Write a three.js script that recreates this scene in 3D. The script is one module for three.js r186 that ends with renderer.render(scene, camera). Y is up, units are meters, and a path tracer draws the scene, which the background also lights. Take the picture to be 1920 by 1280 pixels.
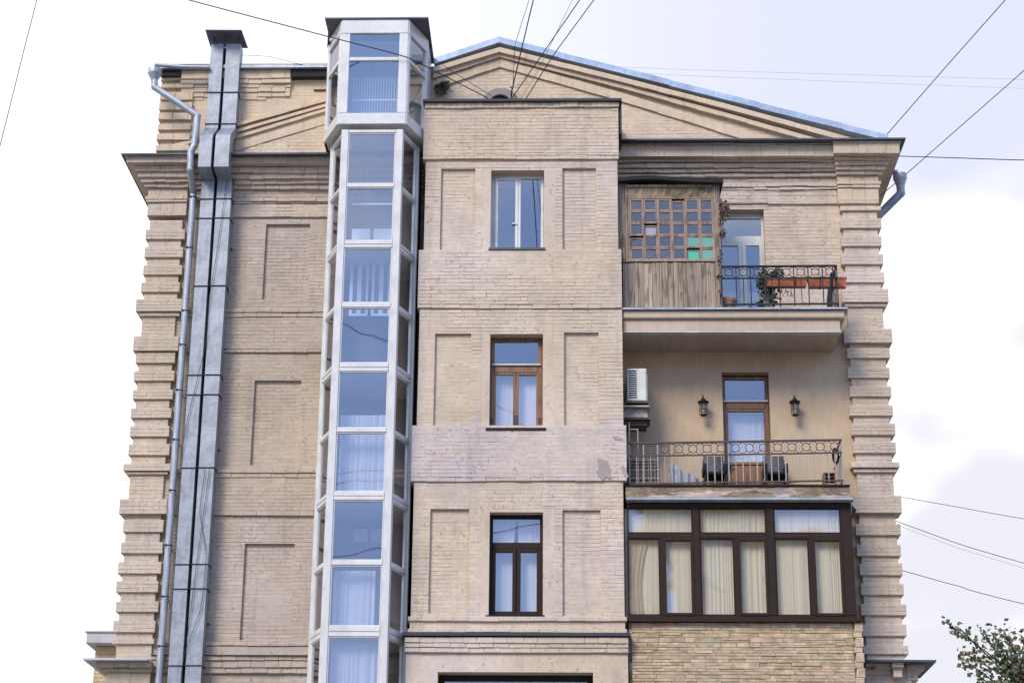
import * as THREE from 'three';

// ---------------------------------------------------------------- camera, sky, sun, exposure
const scene = new THREE.Scene();
const camera = new THREE.PerspectiveCamera(2 * Math.atan(640 / 3600) * 180 / Math.PI, 1.5, 0.1, 2000);
camera.position.set(0, 1.6, 35);
camera.rotation.order = 'YXZ';
camera.rotation.set(19.9 * Math.PI / 180, 1.7 * Math.PI / 180, 0.0085);
camera.updateMatrixWorld();
const renderer = new THREE.WebGLRenderer({ antialias: true });
renderer.setSize(1024, 682);
renderer.toneMapping = THREE.LinearToneMapping;
renderer.toneMappingExposure = 1.31;
renderer.shadowMap.enabled = true;

const SUN = new THREE.Vector3(-0.40, 0.62, 0.67).normalize();
const sun = new THREE.DirectionalLight(new THREE.Color().setRGB(1, 0.88, 0.71), 2.5);
sun.position.set(SUN.x * 60, 12 + SUN.y * 60, SUN.z * 60);
sun.target.position.set(0, 12, 0);
sun.castShadow = true; sun.shadow.radius = 44; sun.shadow.mapSize.set(2048, 2048);
Object.assign(sun.shadow.camera, { left: -16, right: 16, top: 16, bottom: -16, near: 1, far: 140 });
scene.add(sun, sun.target);

// noise
function hash(x, y, s) { let h = Math.imul(x, 374761393) ^ Math.imul(y, 668265263) ^ Math.imul(s, 1442695041); h = Math.imul(h ^ (h >>> 13), 1274126177); return ((h ^ (h >>> 16)) >>> 0) / 4294967296; }
function vnoise(x, y, s = 1, per = 0) {
  const xi = Math.floor(x), yi = Math.floor(y), fx = x - xi, fy = y - yi;
  const u = fx * fx * (3 - 2 * fx), v = fy * fy * (3 - 2 * fy);
  const w = per ? k => ((k % per) + per) % per : k => k;
  const a = hash(w(xi), w(yi), s), b = hash(w(xi + 1), w(yi), s), c = hash(w(xi), w(yi + 1), s), d = hash(w(xi + 1), w(yi + 1), s);
  return a + (b - a) * u + (c - a) * v + (a - b - c + d) * u * v;
}
function fbm(x, y, s, oct = 4, per = 0) { let a = 0, k = 0.5, n = 0; for (let i = 0; i < oct; i++) { a += k * vnoise(x, y, s + i * 17, per); n += k; x *= 2; y *= 2; k *= 0.5; if (per) per *= 2; } return a / n; }
function rng(seed) { let a = seed >>> 0; return () => { a = (a + 0x6D2B79F5) | 0; let t = Math.imul(a ^ (a >>> 15), 1 | a); t = (t + Math.imul(t ^ (t >>> 7), 61 | t)) ^ t; return ((t ^ (t >>> 14)) >>> 0) / 4294967296; }; }
const sstep = (a, b, x) => { const t = Math.min(1, Math.max(0, (x - a) / (b - a))); return t * t * (3 - 2 * t); };
const mix = (a, b, t) => a + (b - a) * t;

{ // sky: open blue air with broken white cloud and a bright veil of thin cloud on the far side of the house
  const W = 1536, H = 768, d = new Float32Array(W * H * 4);
  for (let j = 0; j < H; j++) {
    const el = ((j + 0.5) / H - 0.5) * Math.PI, y = Math.sin(el), ce = Math.cos(el);
    for (let i = 0; i < W; i++) {
      const az = ((i + 0.5) / W - 0.5) * 2 * Math.PI, x = ce * Math.cos(az), z = ce * Math.sin(az);
      const yy = Math.max(y, 0), k = 1 / (yy + 0.22);
      const n1 = fbm(x * k * 1.5 + 31.3, z * k * 1.5 + 12.1, 5, 5), n2 = fbm(x * k * 3.4 + 7.7, z * k * 3.4 + 3.2, 9, 5);
      const n = n1 * 0.66 + n2 * 0.34;
      const side = sstep(-0.6, 0.6, -z * 0.9 - x * 0.25);
      const veil = mix(0.10, 0.86, side);
      const bank = 0.17 * side * sstep(0.445, 0.36, y);
      const cl = sstep(mix(0.575, 0.50, side), mix(0.77, 0.68, side), n + bank);
      const hz = Math.exp(-yy * 9);
      const b = [mix(0.30, 0.66, hz), mix(0.51, 0.72, hz), mix(1.06, 0.92, hz)];
      const leftward = sstep(0.16, -0.26, x / Math.max(ce, 0.05)) * side;
      const vc = [0.655 + 0.33 * leftward, 0.648 + 0.32 * leftward, 0.765 + 0.22 * leftward];
      const dim = sstep(0.40, 0.62, fbm(x * k * 5.5 + 1.3, z * k * 5.5 + 8.8, 13, 4)), shade = mix(mix(1.12, 0.9, dim), mix(0.93, 0.655, dim) + 0.25 * leftward, side), tint = 0.10 * dim;
      const glow = 1 + 0.5 * Math.exp(-(1 - (x * SUN.x + y * SUN.y + z * SUN.z)) * 3.2);
      const cw = [shade * 1.0, shade * (0.985 + tint * 0.2), shade * (1.0 + tint)];
      const v0 = c => mix(mix(b[c], vc[c], veil), cw[c], cl);
      const o = (j * W + i) * 4;
      for (let c = 0; c < 3; c++) d[o + c] = v0(c) * glow * (y < 0 ? 0.5 : 1);
      d[o + 3] = 1;
    }
  }
  const t = new THREE.DataTexture(d, W, H, THREE.RGBAFormat, THREE.FloatType);
  t.mapping = THREE.EquirectangularReflectionMapping; t.magFilter = THREE.LinearFilter; t.minFilter = THREE.LinearFilter; t.wrapS = THREE.RepeatWrapping; t.needsUpdate = true;
  scene.background = t; scene.environment = t;
}

// ---------------------------------------------------------------- surveying: a sight line meets the plane at depth z (metres in front of the main wall)
const eye = camera.position.clone(), turn = camera.quaternion.clone();
function P(u, v, z) {
  const d = new THREE.Vector3((u - 960) / 3600, -(v - 640) / 3600, -1).applyQuaternion(turn), t = (z - eye.z) / d.z;
  return { x: eye.x + d.x * t, y: eye.y + d.y * t };
}
const R = (u0, v0, u1, v1, z) => { const um = (u0 + u1) / 2, vm = (v0 + v1) / 2; return { x0: P(u0, vm, z).x, x1: P(u1, vm, z).x, y0: P(um, v1, z).y, y1: P(um, v0, z).y }; };
const V3 = (u, v, z) => { const p = P(u, v, z); return new THREE.Vector3(p.x, p.y, z); };
const shrink = (r, d) => ({ x0: r.x0 + d, x1: r.x1 - d, y0: r.y0 + d, y1: r.y1 - d });

// ---------------------------------------------------------------- mesh builder
class G {
  constructor(col = null) { this.p = []; this.n = []; this.t = []; this.c = []; this.col = col; this.m = null; }
  vert(x, y, z, nx, ny, nz, u, v) { this.p.push(x, y, z); this.n.push(nx, ny, nz); this.t.push(u, v); if (this.col) this.c.push(...this.col); }
  face(pts, nor) {
    if (this.m) pts = pts.map(q => { const w = new THREE.Vector3(...q).applyMatrix4(this.m); return [w.x, w.y, w.z]; });
    const [a, b, c] = pts;
    let nx = (b[1] - a[1]) * (c[2] - a[2]) - (b[2] - a[2]) * (c[1] - a[1]), ny = (b[2] - a[2]) * (c[0] - a[0]) - (b[0] - a[0]) * (c[2] - a[2]), nz = (b[0] - a[0]) * (c[1] - a[1]) - (b[1] - a[1]) * (c[0] - a[0]);
    const l = Math.hypot(nx, ny, nz) || 1; nx /= l; ny /= l; nz /= l;
    const ax = Math.abs(nx), ay = Math.abs(ny), az = Math.abs(nz);
    const uv = az >= ax && az >= ay ? q => [q[0], q[1]] : ax >= ay ? q => [q[2], q[1]] : q => [q[0], q[2]];
    for (let k = 1; k < pts.length - 1; k++) for (const q of [pts[0], pts[k], pts[k + 1]]) this.vert(q[0], q[1], q[2], nx, ny, nz, ...uv(q));
    return this;
  }
  box(x0, x1, y0, y1, z0, z1) {
    const A = [x0, y0, z1], B = [x1, y0, z1], C = [x1, y1, z1], D = [x0, y1, z1], E = [x0, y0, z0], F = [x1, y0, z0], H = [x1, y1, z0], I = [x0, y1, z0];
    return this.face([A, B, C, D]).face([F, E, I, H]).face([E, A, D, I]).face([B, F, H, C]).face([D, C, H, I]).face([E, F, B, A]);
  }
  // a box with a chamfered front (towards +z)
  cbox(x0, x1, y0, y1, z0, z1, ch = 0.008) {
    const f = [[x0 + ch, y0 + ch, z1], [x1 - ch, y0 + ch, z1], [x1 - ch, y1 - ch, z1], [x0 + ch, y1 - ch, z1]], m = [[x0, y0, z1 - ch], [x1, y0, z1 - ch], [x1, y1, z1 - ch], [x0, y1, z1 - ch]], b = [[x0, y0, z0], [x1, y0, z0], [x1, y1, z0], [x0, y1, z0]];
    this.face(f); for (let k = 0; k < 4; k++) { const j = (k + 1) % 4; this.face([m[k], m[j], f[j], f[k]]); this.face([b[k], b[j], m[j], m[k]]); }
    return this.face([b[1], b[0], b[3], b[2]]);
  }
  // one laid brick: its face stands h proud of the joints round it
  brick(x0, x1, y0, y1, zb, h, g, ch, r) {
    const j = () => (r() - 0.5) * 0.003;
    const f = [[x0 + g + ch + j(), y0 + g + ch + j(), zb + h + j()], [x1 - g - ch + j(), y0 + g + ch + j(), zb + h + j()], [x1 - g - ch + j(), y1 - g - ch + j(), zb + h + j()], [x0 + g + ch + j(), y1 - g - ch + j(), zb + h + j()]];
    const b = [[x0 + g, y0 + g, zb], [x1 - g, y0 + g, zb], [x1 - g, y1 - g, zb], [x0 + g, y1 - g, zb]];
    this.face(f); for (let k = 0; k < 4; k++) { const q = (k + 1) % 4; this.face([b[k], b[q], f[q], f[k]]); }
    return this;
  }
  geo(g, m) {
    g = g.index ? g.toNonIndexed() : g; if (m) g.applyMatrix4(m);
    const p = g.attributes.position.array, n = g.attributes.normal.array, t = g.attributes.uv.array;
    for (let i = 0; i < p.length / 3; i++) { this.p.push(p[i * 3], p[i * 3 + 1], p[i * 3 + 2]); this.n.push(n[i * 3], n[i * 3 + 1], n[i * 3 + 2]); this.t.push(t[i * 2], t[i * 2 + 1]); if (this.col) this.c.push(...this.col); }
    return this;
  }
  tube(pts, r, seg = 8, n = 0) { const c = new THREE.CatmullRomCurve3(pts, false, 'catmullrom', 0.2); return this.geo(new THREE.TubeGeometry(c, n || Math.max(2, pts.length * 6), r, seg, false)); }
  rod(a, b, r, seg = 8) { const d = b.clone().sub(a), g = new THREE.CylinderGeometry(r, r, d.length(), seg); g.applyQuaternion(new THREE.Quaternion().setFromUnitVectors(new THREE.Vector3(0, 1, 0), d.normalize())); g.translate((a.x + b.x) / 2, (a.y + b.y) / 2, (a.z + b.z) / 2); return this.geo(g); }
  // a bar of rectangular section from a to b (w across in the picture plane, h in depth)
  bar(a, b, w, h) { const d = b.clone().sub(a), g = new THREE.BoxGeometry(w, d.length(), h); const yv = d.clone().normalize(), zv = new THREE.Vector3(0, 0, 1), xv = new THREE.Vector3().crossVectors(yv, zv).normalize(); zv.crossVectors(xv, yv); const M = new THREE.Matrix4().makeBasis(xv, yv, zv); M.setPosition((a.x + b.x) / 2, (a.y + b.y) / 2, (a.z + b.z) / 2); return this.geo(g, M); }
  // flat sheet at depth z with rectangular openings
  sheet(x0, x1, y0, y1, z, holes = []) {
    const xs = [x0, x1], ys = [y0, y1];
    for (const h of holes) { xs.push(h.x0, h.x1); ys.push(h.y0, h.y1); }
    const cl = (a, lo, hi) => [...new Set(a.filter(q => q >= lo && q <= hi))].sort((p, q) => p - q), X = cl(xs, x0, x1), Y = cl(ys, y0, y1);
    for (let i = 0; i < X.length - 1; i++) for (let j = 0; j < Y.length - 1; j++) {
      const cx = (X[i] + X[i + 1]) / 2, cy = (Y[j] + Y[j + 1]) / 2;
      if (!holes.some(h => cx > h.x0 && cx < h.x1 && cy > h.y0 && cy < h.y1)) this.face([[X[i], Y[j], z], [X[i + 1], Y[j], z], [X[i + 1], Y[j + 1], z], [X[i], Y[j + 1], z]]);
    }
    return this;
  }
  reveal(h, zf, zb) {
    const { x0, x1, y0, y1 } = h;
    return this.face([[x0, y0, zb], [x0, y0, zf], [x0, y1, zf], [x0, y1, zb]].reverse()).face([[x1, y0, zf], [x1, y0, zb], [x1, y1, zb], [x1, y1, zf]].reverse()).face([[x0, y1, zf], [x1, y1, zf], [x1, y1, zb], [x0, y1, zb]]).face([[x0, y0, zb], [x1, y0, zb], [x1, y0, zf], [x0, y0, zf]]);
  }
  build(name, mat, parent = scene, extra = null) {
    const g = new THREE.BufferGeometry();
    g.setAttribute('position', new THREE.Float32BufferAttribute(this.p, 3)); g.setAttribute('normal', new THREE.Float32BufferAttribute(this.n, 3)); g.setAttribute('uv', new THREE.Float32BufferAttribute(this.t, 2));
    if (this.col) g.setAttribute('color', new THREE.Float32BufferAttribute(this.c, 3));
    return mesh(name, g, mat, parent, extra);
  }
}
const taken = {};
const numbered = n => { taken[n] = (taken[n] ?? -1) + 1; return taken[n] ? `${n}_${String(taken[n]).padStart(3, '0')}` : n; };
function mesh(name, g, mat, parent = scene, extra = null) {
  const m = new THREE.Mesh(g, mat); m.name = parent === scene ? numbered(name) : name; m.castShadow = m.receiveShadow = true;
  if (extra) Object.assign(m.userData, extra); parent.add(m); return m;
}
function thing(name, label, category, group) { const o = new THREE.Group(); o.name = numbered(name); o.userData = { label, category }; if (group) o.userData.group = group; scene.add(o); return o; }
function sub(name, parent, label) { const o = new THREE.Group(); o.name = name; if (label) o.userData.label = label; parent.add(o); return o; }
// a thing's group stands at its base: shift the group and the parts the other way
function rebase(o, x, y, z) { o.children.forEach(c => { c.position.x -= x; c.position.y -= y; c.position.z -= z; }); o.position.set(x, y, z); return o; }

// ---------------------------------------------------------------- materials
function tex(size, fn, srgb = true) {
  const d = new Uint8Array(size * size * 4);
  for (let j = 0; j < size; j++) for (let i = 0; i < size; i++) { const c = fn(i / size, j / size), o = (j * size + i) * 4; for (let k = 0; k < 3; k++) d[o + k] = Math.max(0, Math.min(255, 255 * c[k])); d[o + 3] = 255; }
  const t = new THREE.DataTexture(d, size, size); t.wrapS = t.wrapT = THREE.RepeatWrapping; t.magFilter = THREE.LinearFilter; t.minFilter = THREE.LinearMipmapLinearFilter; t.generateMipmaps = true;
  if (srgb) t.colorSpace = THREE.SRGBColorSpace; t.needsUpdate = true; return t;
}
const rep = (t, m, n = m) => { const c = t.clone(); c.repeat.set(1 / m, 1 / n); c.needsUpdate = true; return c; };
const paintT = tex(1024, (u, v) => {
  const a = fbm(u * 5, v * 5, 3, 4, 5), b = fbm(u * 23, v * 23, 21, 3, 23), f = fbm(u * 150, v * 150, 41, 2, 150), s = fbm(u * 60, v * 12, 77, 3, 12 * 5);
  const drip = sstep(0.63, 0.8, fbm(u * 48, v * 6, 91, 3, 48)) * 0.05, chip = sstep(0.80, 0.86, vnoise(u * 190, v * 190, 63, 190)) * sstep(0.5, 0.65, b) * 0.13;
  const l = 0.93 + (a - 0.5) * 0.13 + (b - 0.5) * 0.09 + (f - 0.5) * 0.07 + (s - 0.5) * 0.03 - drip - chip, h = (fbm(u * 4, v * 4, 55, 3, 4) - 0.5) * 0.14;
  return [l * (1 + h * 0.2), l, l * (1 - h * 0.9)];
});
const roughT = tex(512, (u, v) => { const l = fbm(u * 40, v * 40, 14, 4, 40) * 0.7 + 0.3 * vnoise(u * 256, v * 256, 6, 256); return [l, l, l]; }, false);
const galvT = tex(512, (u, v) => {
  const a = fbm(u * 4, v * 4, 8, 3, 4), b = vnoise(u * 36 + 2 * vnoise(u * 18, v * 18, 3, 18), v * 36, 12, 36), s = fbm(u * 60, v * 3, 33, 2, 3 * 20);
  const l = 0.84 + (a - 0.5) * 0.22 + (b - 0.5) * 0.10 + (s - 0.5) * 0.08; return [l * 0.98, l, l * 1.03];
});
const woodT = tex(512, (u, v) => {
  const w = u + 0.012 * Math.sin(v * 12.57) + 0.02 * fbm(u * 8, v * 4, 2, 2, 4), g = fbm(w * 64, v * 3, 4, 4, 64), k = fbm(w * 200, v * 8, 19, 2, 200), st = sstep(0.55, 0.75, fbm(u * 10, v * 5, 71, 3, 10));
  const l = 0.68 + (g - 0.5) * 0.42 + (k - 0.5) * 0.16 - st * 0.16; return [l * 1.02, l * 0.97, l * 0.9];
});
const grimeT = tex(512, (u, v) => { const l = 0.95 + (fbm(u * 6, v * 6, 15, 4, 6) - 0.5) * 0.14 + (fbm(u * 70, v * 20, 25, 2, 10) - 0.5) * 0.07; return [l, l, l * 0.985]; });
const rubbleT = tex(512, (u, v) => {
  const a = fbm(u * 9, v * 9, 81, 4, 9), b = sstep(0.52, 0.6, fbm(u * 7, v * 14, 85, 4, 7)), c = fbm(u * 60, v * 60, 87, 2, 60);
  const l = 0.62 + (a - 0.5) * 0.5 + (c - 0.5) * 0.25 + b * 0.18; return [l, l * mix(0.94, 0.97, b), l * mix(0.82, 0.95, b)];
});
const clayT = tex(256, (u, v) => { const l = 0.85 + (fbm(u * 8, v * 8, 18, 4, 8) - 0.5) * 0.4; return [l, l, l]; });
const waveT = tex(256, (u, v) => { const l = fbm(u * 3, v * 3, 28, 2, 3); return [l, l, l]; }, false);
const C = (r, g, b) => new THREE.Color().setRGB(r, g, b);
const std = (r, g, b, o = {}) => new THREE.MeshStandardMaterial({ color: C(r, g, b), roughness: 0.8, ...o });
const phy = (r, g, b, o = {}) => new THREE.MeshPhysicalMaterial({ color: C(r, g, b), ...o });
const M = {
  paint: std(1, 1, 1, { vertexColors: true, map: rep(paintT, 7.7), bumpMap: rep(roughT, 1.1), bumpScale: 0.004, roughness: 0.9 }),
  rubble: std(0.62, 0.53, 0.46, { map: rep(rubbleT, 3.1, 1.2), bumpMap: rep(rubbleT, 3.1, 1.2), bumpScale: 0.02, roughness: 0.95 }),
  plaster: std(1, 1, 1, { vertexColors: true, map: rep(grimeT, 4.1), bumpMap: rep(roughT, 1.4), bumpScale: 0.003, roughness: 0.9 }),
  lime: std(0.56, 0.52, 0.50, { map: rep(grimeT, 0.7), roughness: 0.9 }),
  soffit: std(0.54, 0.44, 0.33, { map: rep(paintT, 3), roughness: 0.9 }),
  white: phy(0.70, 0.69, 0.66, { map: rep(grimeT, 1.3), roughness: 0.35, clearcoat: 0.15 }),
  greyPanel: std(0.30, 0.30, 0.30, { map: rep(grimeT, 1), roughness: 0.6 }),
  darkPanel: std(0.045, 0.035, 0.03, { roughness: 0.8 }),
  galv: std(0.42, 0.43, 0.435, { map: rep(galvT, 1.2), metalness: 0.3, roughness: 0.5 }),
  galvDark: std(0.05, 0.05, 0.055, { roughness: 0.7, metalness: 0.3 }),
  zinc: std(0.53, 0.545, 0.54, { map: rep(galvT, 2), metalness: 0.3, roughness: 0.45 }),
  blueRoof: std(0.48, 0.57, 0.66, { map: rep(galvT, 2.4), roughness: 0.4 }),
  tealFlash: std(0.105, 0.125, 0.13, { map: rep(galvT, 1.6), metalness: 0.3, roughness: 0.6 }),
  hood: std(0.22, 0.20, 0.215, { map: rep(galvT, 0.9), metalness: 0.3, roughness: 0.7 }),
  wood: std(0.72, 0.62, 0.52, { map: rep(woodT, 0.55, 2.0), bumpMap: rep(woodT, 0.55, 2.0), bumpScale: 0.004, roughness: 0.9 }),
  woodPale: std(0.95, 0.86, 0.73, { map: rep(woodT, 0.45, 1.7), roughness: 0.9 }),
  woodGrey: std(0.60, 0.52, 0.45, { map: rep(woodT, 0.6, 1.5), bumpMap: rep(woodT, 0.6, 1.5), bumpScale: 0.004, roughness: 0.9 }),
  creamBoard: std(0.58, 0.49, 0.36, { map: rep(woodT, 2.2, 0.6), roughness: 0.85 }),
  sash: std(0.78, 0.60, 0.50, { map: rep(woodT, 0.4, 1.3), roughness: 0.8 }),
  oak: phy(0.47, 0.25, 0.12, { map: rep(woodT, 0.35, 1.2), roughness: 0.5, clearcoat: 0.15 }),
  oakWorn: std(0.22, 0.19, 0.15, { map: rep(woodT, 0.3, 1), roughness: 0.9 }),
  brown: phy(0.034, 0.019, 0.014, { map: rep(grimeT, 0.9), roughness: 0.6, specularIntensity: 0.35 }),
  tar: std(0.013, 0.014, 0.012, { roughness: 0.85, bumpMap: rep(roughT, 0.5), bumpScale: 0.01 }),
  iron: std(0.022, 0.02, 0.024, { roughness: 0.6, metalness: 0.3 }),
  rustIron: std(0.15, 0.11, 0.085, { map: rep(clayT, 0.4), roughness: 0.8, metalness: 0.2 }),
  paleIron: std(0.50, 0.44, 0.39, { map: rep(clayT, 0.5), roughness: 0.7 }),
  terra: std(0.60, 0.19, 0.095, { map: rep(clayT, 0.5), roughness: 0.8 }),
  pot: std(0.40, 0.24, 0.15, { map: rep(clayT, 0.4), roughness: 0.85 }),
  acWhite: phy(0.72, 0.70, 0.65, { map: rep(grimeT, 0.8), roughness: 0.45 }),
  black: std(0.012, 0.012, 0.012, { roughness: 0.8 }),
  bronze: std(0.035, 0.026, 0.02, { roughness: 0.45, metalness: 0.6 }),
  lampGlass: phy(0.8, 0.78, 0.72, { transmission: 0.9, roughness: 0.12, ior: 1.5 }),
  cushion: std(0.15, 0.15, 0.155, { map: rep(clayT, 0.3), roughness: 0.95 }),
  wicker: std(0.022, 0.022, 0.026, { roughness: 0.9 }),
  cloth: std(0.62, 0.65, 0.72, { map: rep(clayT, 0.5), roughness: 0.95 }),
  wire: std(0.03, 0.03, 0.032, { roughness: 0.6 }),
  wirePale: std(0.35, 0.35, 0.37, { roughness: 0.6 }),
  room: std(0.20, 0.185, 0.18, { roughness: 0.9 }),
  roomPale: std(0.55, 0.55, 0.56, { roughness: 0.9 }),
  sheer: phy(0.80, 0.80, 0.80, { transmission: 0.35, roughness: 0.95 }),
  cream: phy(0.76, 0.70, 0.54, { transmission: 0.25, roughness: 0.95 }),
  drape: phy(0.42, 0.36, 0.26, { transmission: 0.15, roughness: 0.95 }),
  blind: std(0.70, 0.72, 0.76, { roughness: 0.7 }),
  glass: phy(1, 1, 1, { transmission: 1, thickness: 0, roughness: 0.015, ior: 2.9, bumpMap: rep(waveT, 1.7), bumpScale: 0.0012 }),
  bayGlass: phy(0.80, 0.84, 0.90, { transmission: 1, thickness: 0, roughness: 0.02, ior: 2.9, bumpMap: rep(waveT, 1.9), bumpScale: 0.0012 }),
  clearGlass: phy(1, 1, 1, { transmission: 1, thickness: 0, roughness: 0.02, ior: 2.4, bumpMap: rep(waveT, 1.5), bumpScale: 0.004 }),
  oldGlass: phy(0.28, 0.30, 0.35, { transmission: 0.75, thickness: 0, roughness: 0.10, ior: 1.75, bumpMap: rep(waveT, 0.5), bumpScale: 0.006 }),
  dullGlass: phy(0.42, 0.45, 0.48, { transmission: 0.3, thickness: 0, roughness: 0.4, ior: 1.6 }),
  greenPane: std(0.13, 0.36, 0.28, { roughness: 0.55 }),
  greenBright: std(0.07, 0.50, 0.31, { roughness: 0.5 }),
  asphalt: std(0.06, 0.06, 0.062, { map: rep(grimeT, 3), roughness: 0.95 }),
  paving: std(0.28, 0.27, 0.25, { map: rep(grimeT, 2), roughness: 0.95 }),
  bark: std(0.07, 0.05, 0.035, { map: rep(woodT, 0.4), roughness: 0.95 }),
  leaf: phy(1, 1, 1, { vertexColors: true, transmission: 0.5, roughness: 0.9, side: THREE.DoubleSide }),
  yellowBrick: std(0.60, 0.48, 0.28, { map: rep(paintT, 3), roughness: 0.9 }),
  opposite: std(0.74, 0.62, 0.40, { map: rep(paintT, 5), roughness: 0.9 }),
  coping: std(0.50, 0.49, 0.52, { map: rep(grimeT, 1.5), roughness: 0.6 }),
};
const stoneM = [[0.78, 0.585, 0.375], [0.71, 0.53, 0.335], [0.82, 0.63, 0.42], [0.76, 0.54, 0.34], [0.70, 0.57, 0.355], [0.80, 0.60, 0.40]].map(c => std(...c, { map: rep(clayT, 0.9), bumpMap: rep(roughT, 0.35), bumpScale: 0.010, roughness: 0.95 }));

// ================================================================ THE HOUSE
const house = thing('apartment_building', 'old beige painted brick apartment house with gable, quoins and projecting middle bay', 'building');
const PAINT = { bay: [0.67, 0.55, 0.42], left: [0.545, 0.445, 0.34], right: [0.65, 0.525, 0.39], lilac: [0.64, 0.54, 0.475], plaster: [0.57, 0.43, 0.29], attic: [0.695, 0.55, 0.39], pier: [0.64, 0.52, 0.39] };
const bricks = [];   // every brick of the walls, sorted out at the end
let brickSeed = 1;
const COURSE = 0.075;
// lays courses over a rectangle (minus openings); keep() drops bricks beyond a sloping edge
function lay(x0, x1, y0, y1, z, col, holes = [], { keep = null, soft = 0.5 } = {}) {
  const r = rng(brickSeed++ * 7919), cuts = new Set([y0, y1]);
  for (let k = Math.ceil(y0 / COURSE); k * COURSE < y1; k++) cuts.add(k * COURSE);
  for (const h of holes) for (const y of [h.y0, h.y1]) if (y > y0 && y < y1) cuts.add(y);
  const Y = [...cuts].sort((a, b) => a - b);
  for (let j = 0; j < Y.length - 1; j++) {
    const ya = Y[j], yb = Y[j + 1]; if (yb - ya < 0.026) continue;
    const row = Math.floor((ya + yb) / 2 / COURSE);
    let spans = [[x0, x1]];
    for (const h of holes) if ((ya + yb) / 2 > h.y0 && (ya + yb) / 2 < h.y1) spans = spans.flatMap(([a, b]) => h.x1 <= a || h.x0 >= b ? [[a, b]] : [[a, h.x0], [h.x1, b]].filter(s => s[1] - s[0] > 0.03));
    for (const [a, b] of spans) {
      let x = a, first = true;
      while (x < b - 0.02) {
        let L = first && row % 2 ? 0.13 : (row % 5 === 0 ? 0.13 : 0.26); first = false;
        let e = x + L * (0.96 + 0.08 * r()); if (b - e < 0.07) e = b;
        if (!keep || keep(x, e, yb)) {
          const nz = fbm(x * 0.9 + z * 3, ya * 1.3, 301, 3), open = sstep(0.40, 0.62, nz) * (1 - soft) + 0.12;
          const hgt = 0.0022 + 0.006 * open * (0.4 + r()), gap = r() < 0.08 * open * 2 ? 0.004 + 0.004 * r() : 0.0004 + 0.0016 * open * r();
          const t = 0.95 + 0.10 * r();
          bricks.push({ x0: x, x1: e, y0: ya + (r() - 0.5) * 0.004, y1: yb + (r() - 0.5) * 0.004, z, h: hgt, g: gap, ch: 0.004 + 0.004 * r(), col: col.map((c, i) => c * t * (1 + (r() - 0.5) * 0.03)), seed: (brickSeed * 131 + bricks.length) | 0 });
        } else r();
        x = e;
      }
    }
  }
}
// a corbelled course of uneven bricks, as one part
function corbel(g, x0, x1, y0, y1, zb, zf, r, L = 0.26, wob = 0.006) {
  let x = x0, dz = 0, dy = 0;
  while (x < x1 - 0.01) {
    let e = Math.min(x1, x + L * (0.9 + 0.25 * r())); if (x1 - e < 0.06) e = x1;
    dz = dz * 0.6 + (r() - 0.5) * wob * 2.0; dy = dy * 0.8 + (r() - 0.5) * wob * 1.6;
    g.cbox(x + 0.0008, e - 0.0008, y0 + dy, y1, zb, zf + dz, 0.006 + 0.004 * r());
    x = e;
  }
}
const wallG = c => new G(c);

// --- main outlines (metres)
const Z = { pier: 0.10, block: 0.155, bay: 1.20 };
const XL = P(266, 600, Z.pier).x, XLi = P(328, 605, Z.pier).x, XR = P(1657, 600, Z.pier).x, XRi = P(1591, 600, Z.pier).x;
const BACK = -11;
const S = [ // storeys of the middle bay: field [uL,uR,vRef], niches and window openings, in photo survey
  { zf: 1.20, L: P(796, 400, 1.2).x, R: P(1159, 400, 1.2).x, top: P(975, 299, 1.2).y, bot: P(975, 471, 1.2).y },
  { zf: 1.22, L: P(784, 690, 1.22).x, R: P(1168, 690, 1.22).x, top: P(975, 579, 1.22).y, bot: P(975, 800, 1.22).y },
  { zf: 1.24, L: P(773, 1030, 1.24).x, R: P(1170, 1030, 1.24).x, top: P(975, 905, 1.24).y, bot: P(975, 1157, 1.24).y },
];
const yFoot = P(975, 1192, 1.3).y;          // top of the lower storey
const yCornR = P(1400, 262, 0.6).y, yCornL = P(430, 289, 0.6).y;
const xBayL = S[1].L, xBayR = S[1].R;

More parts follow.
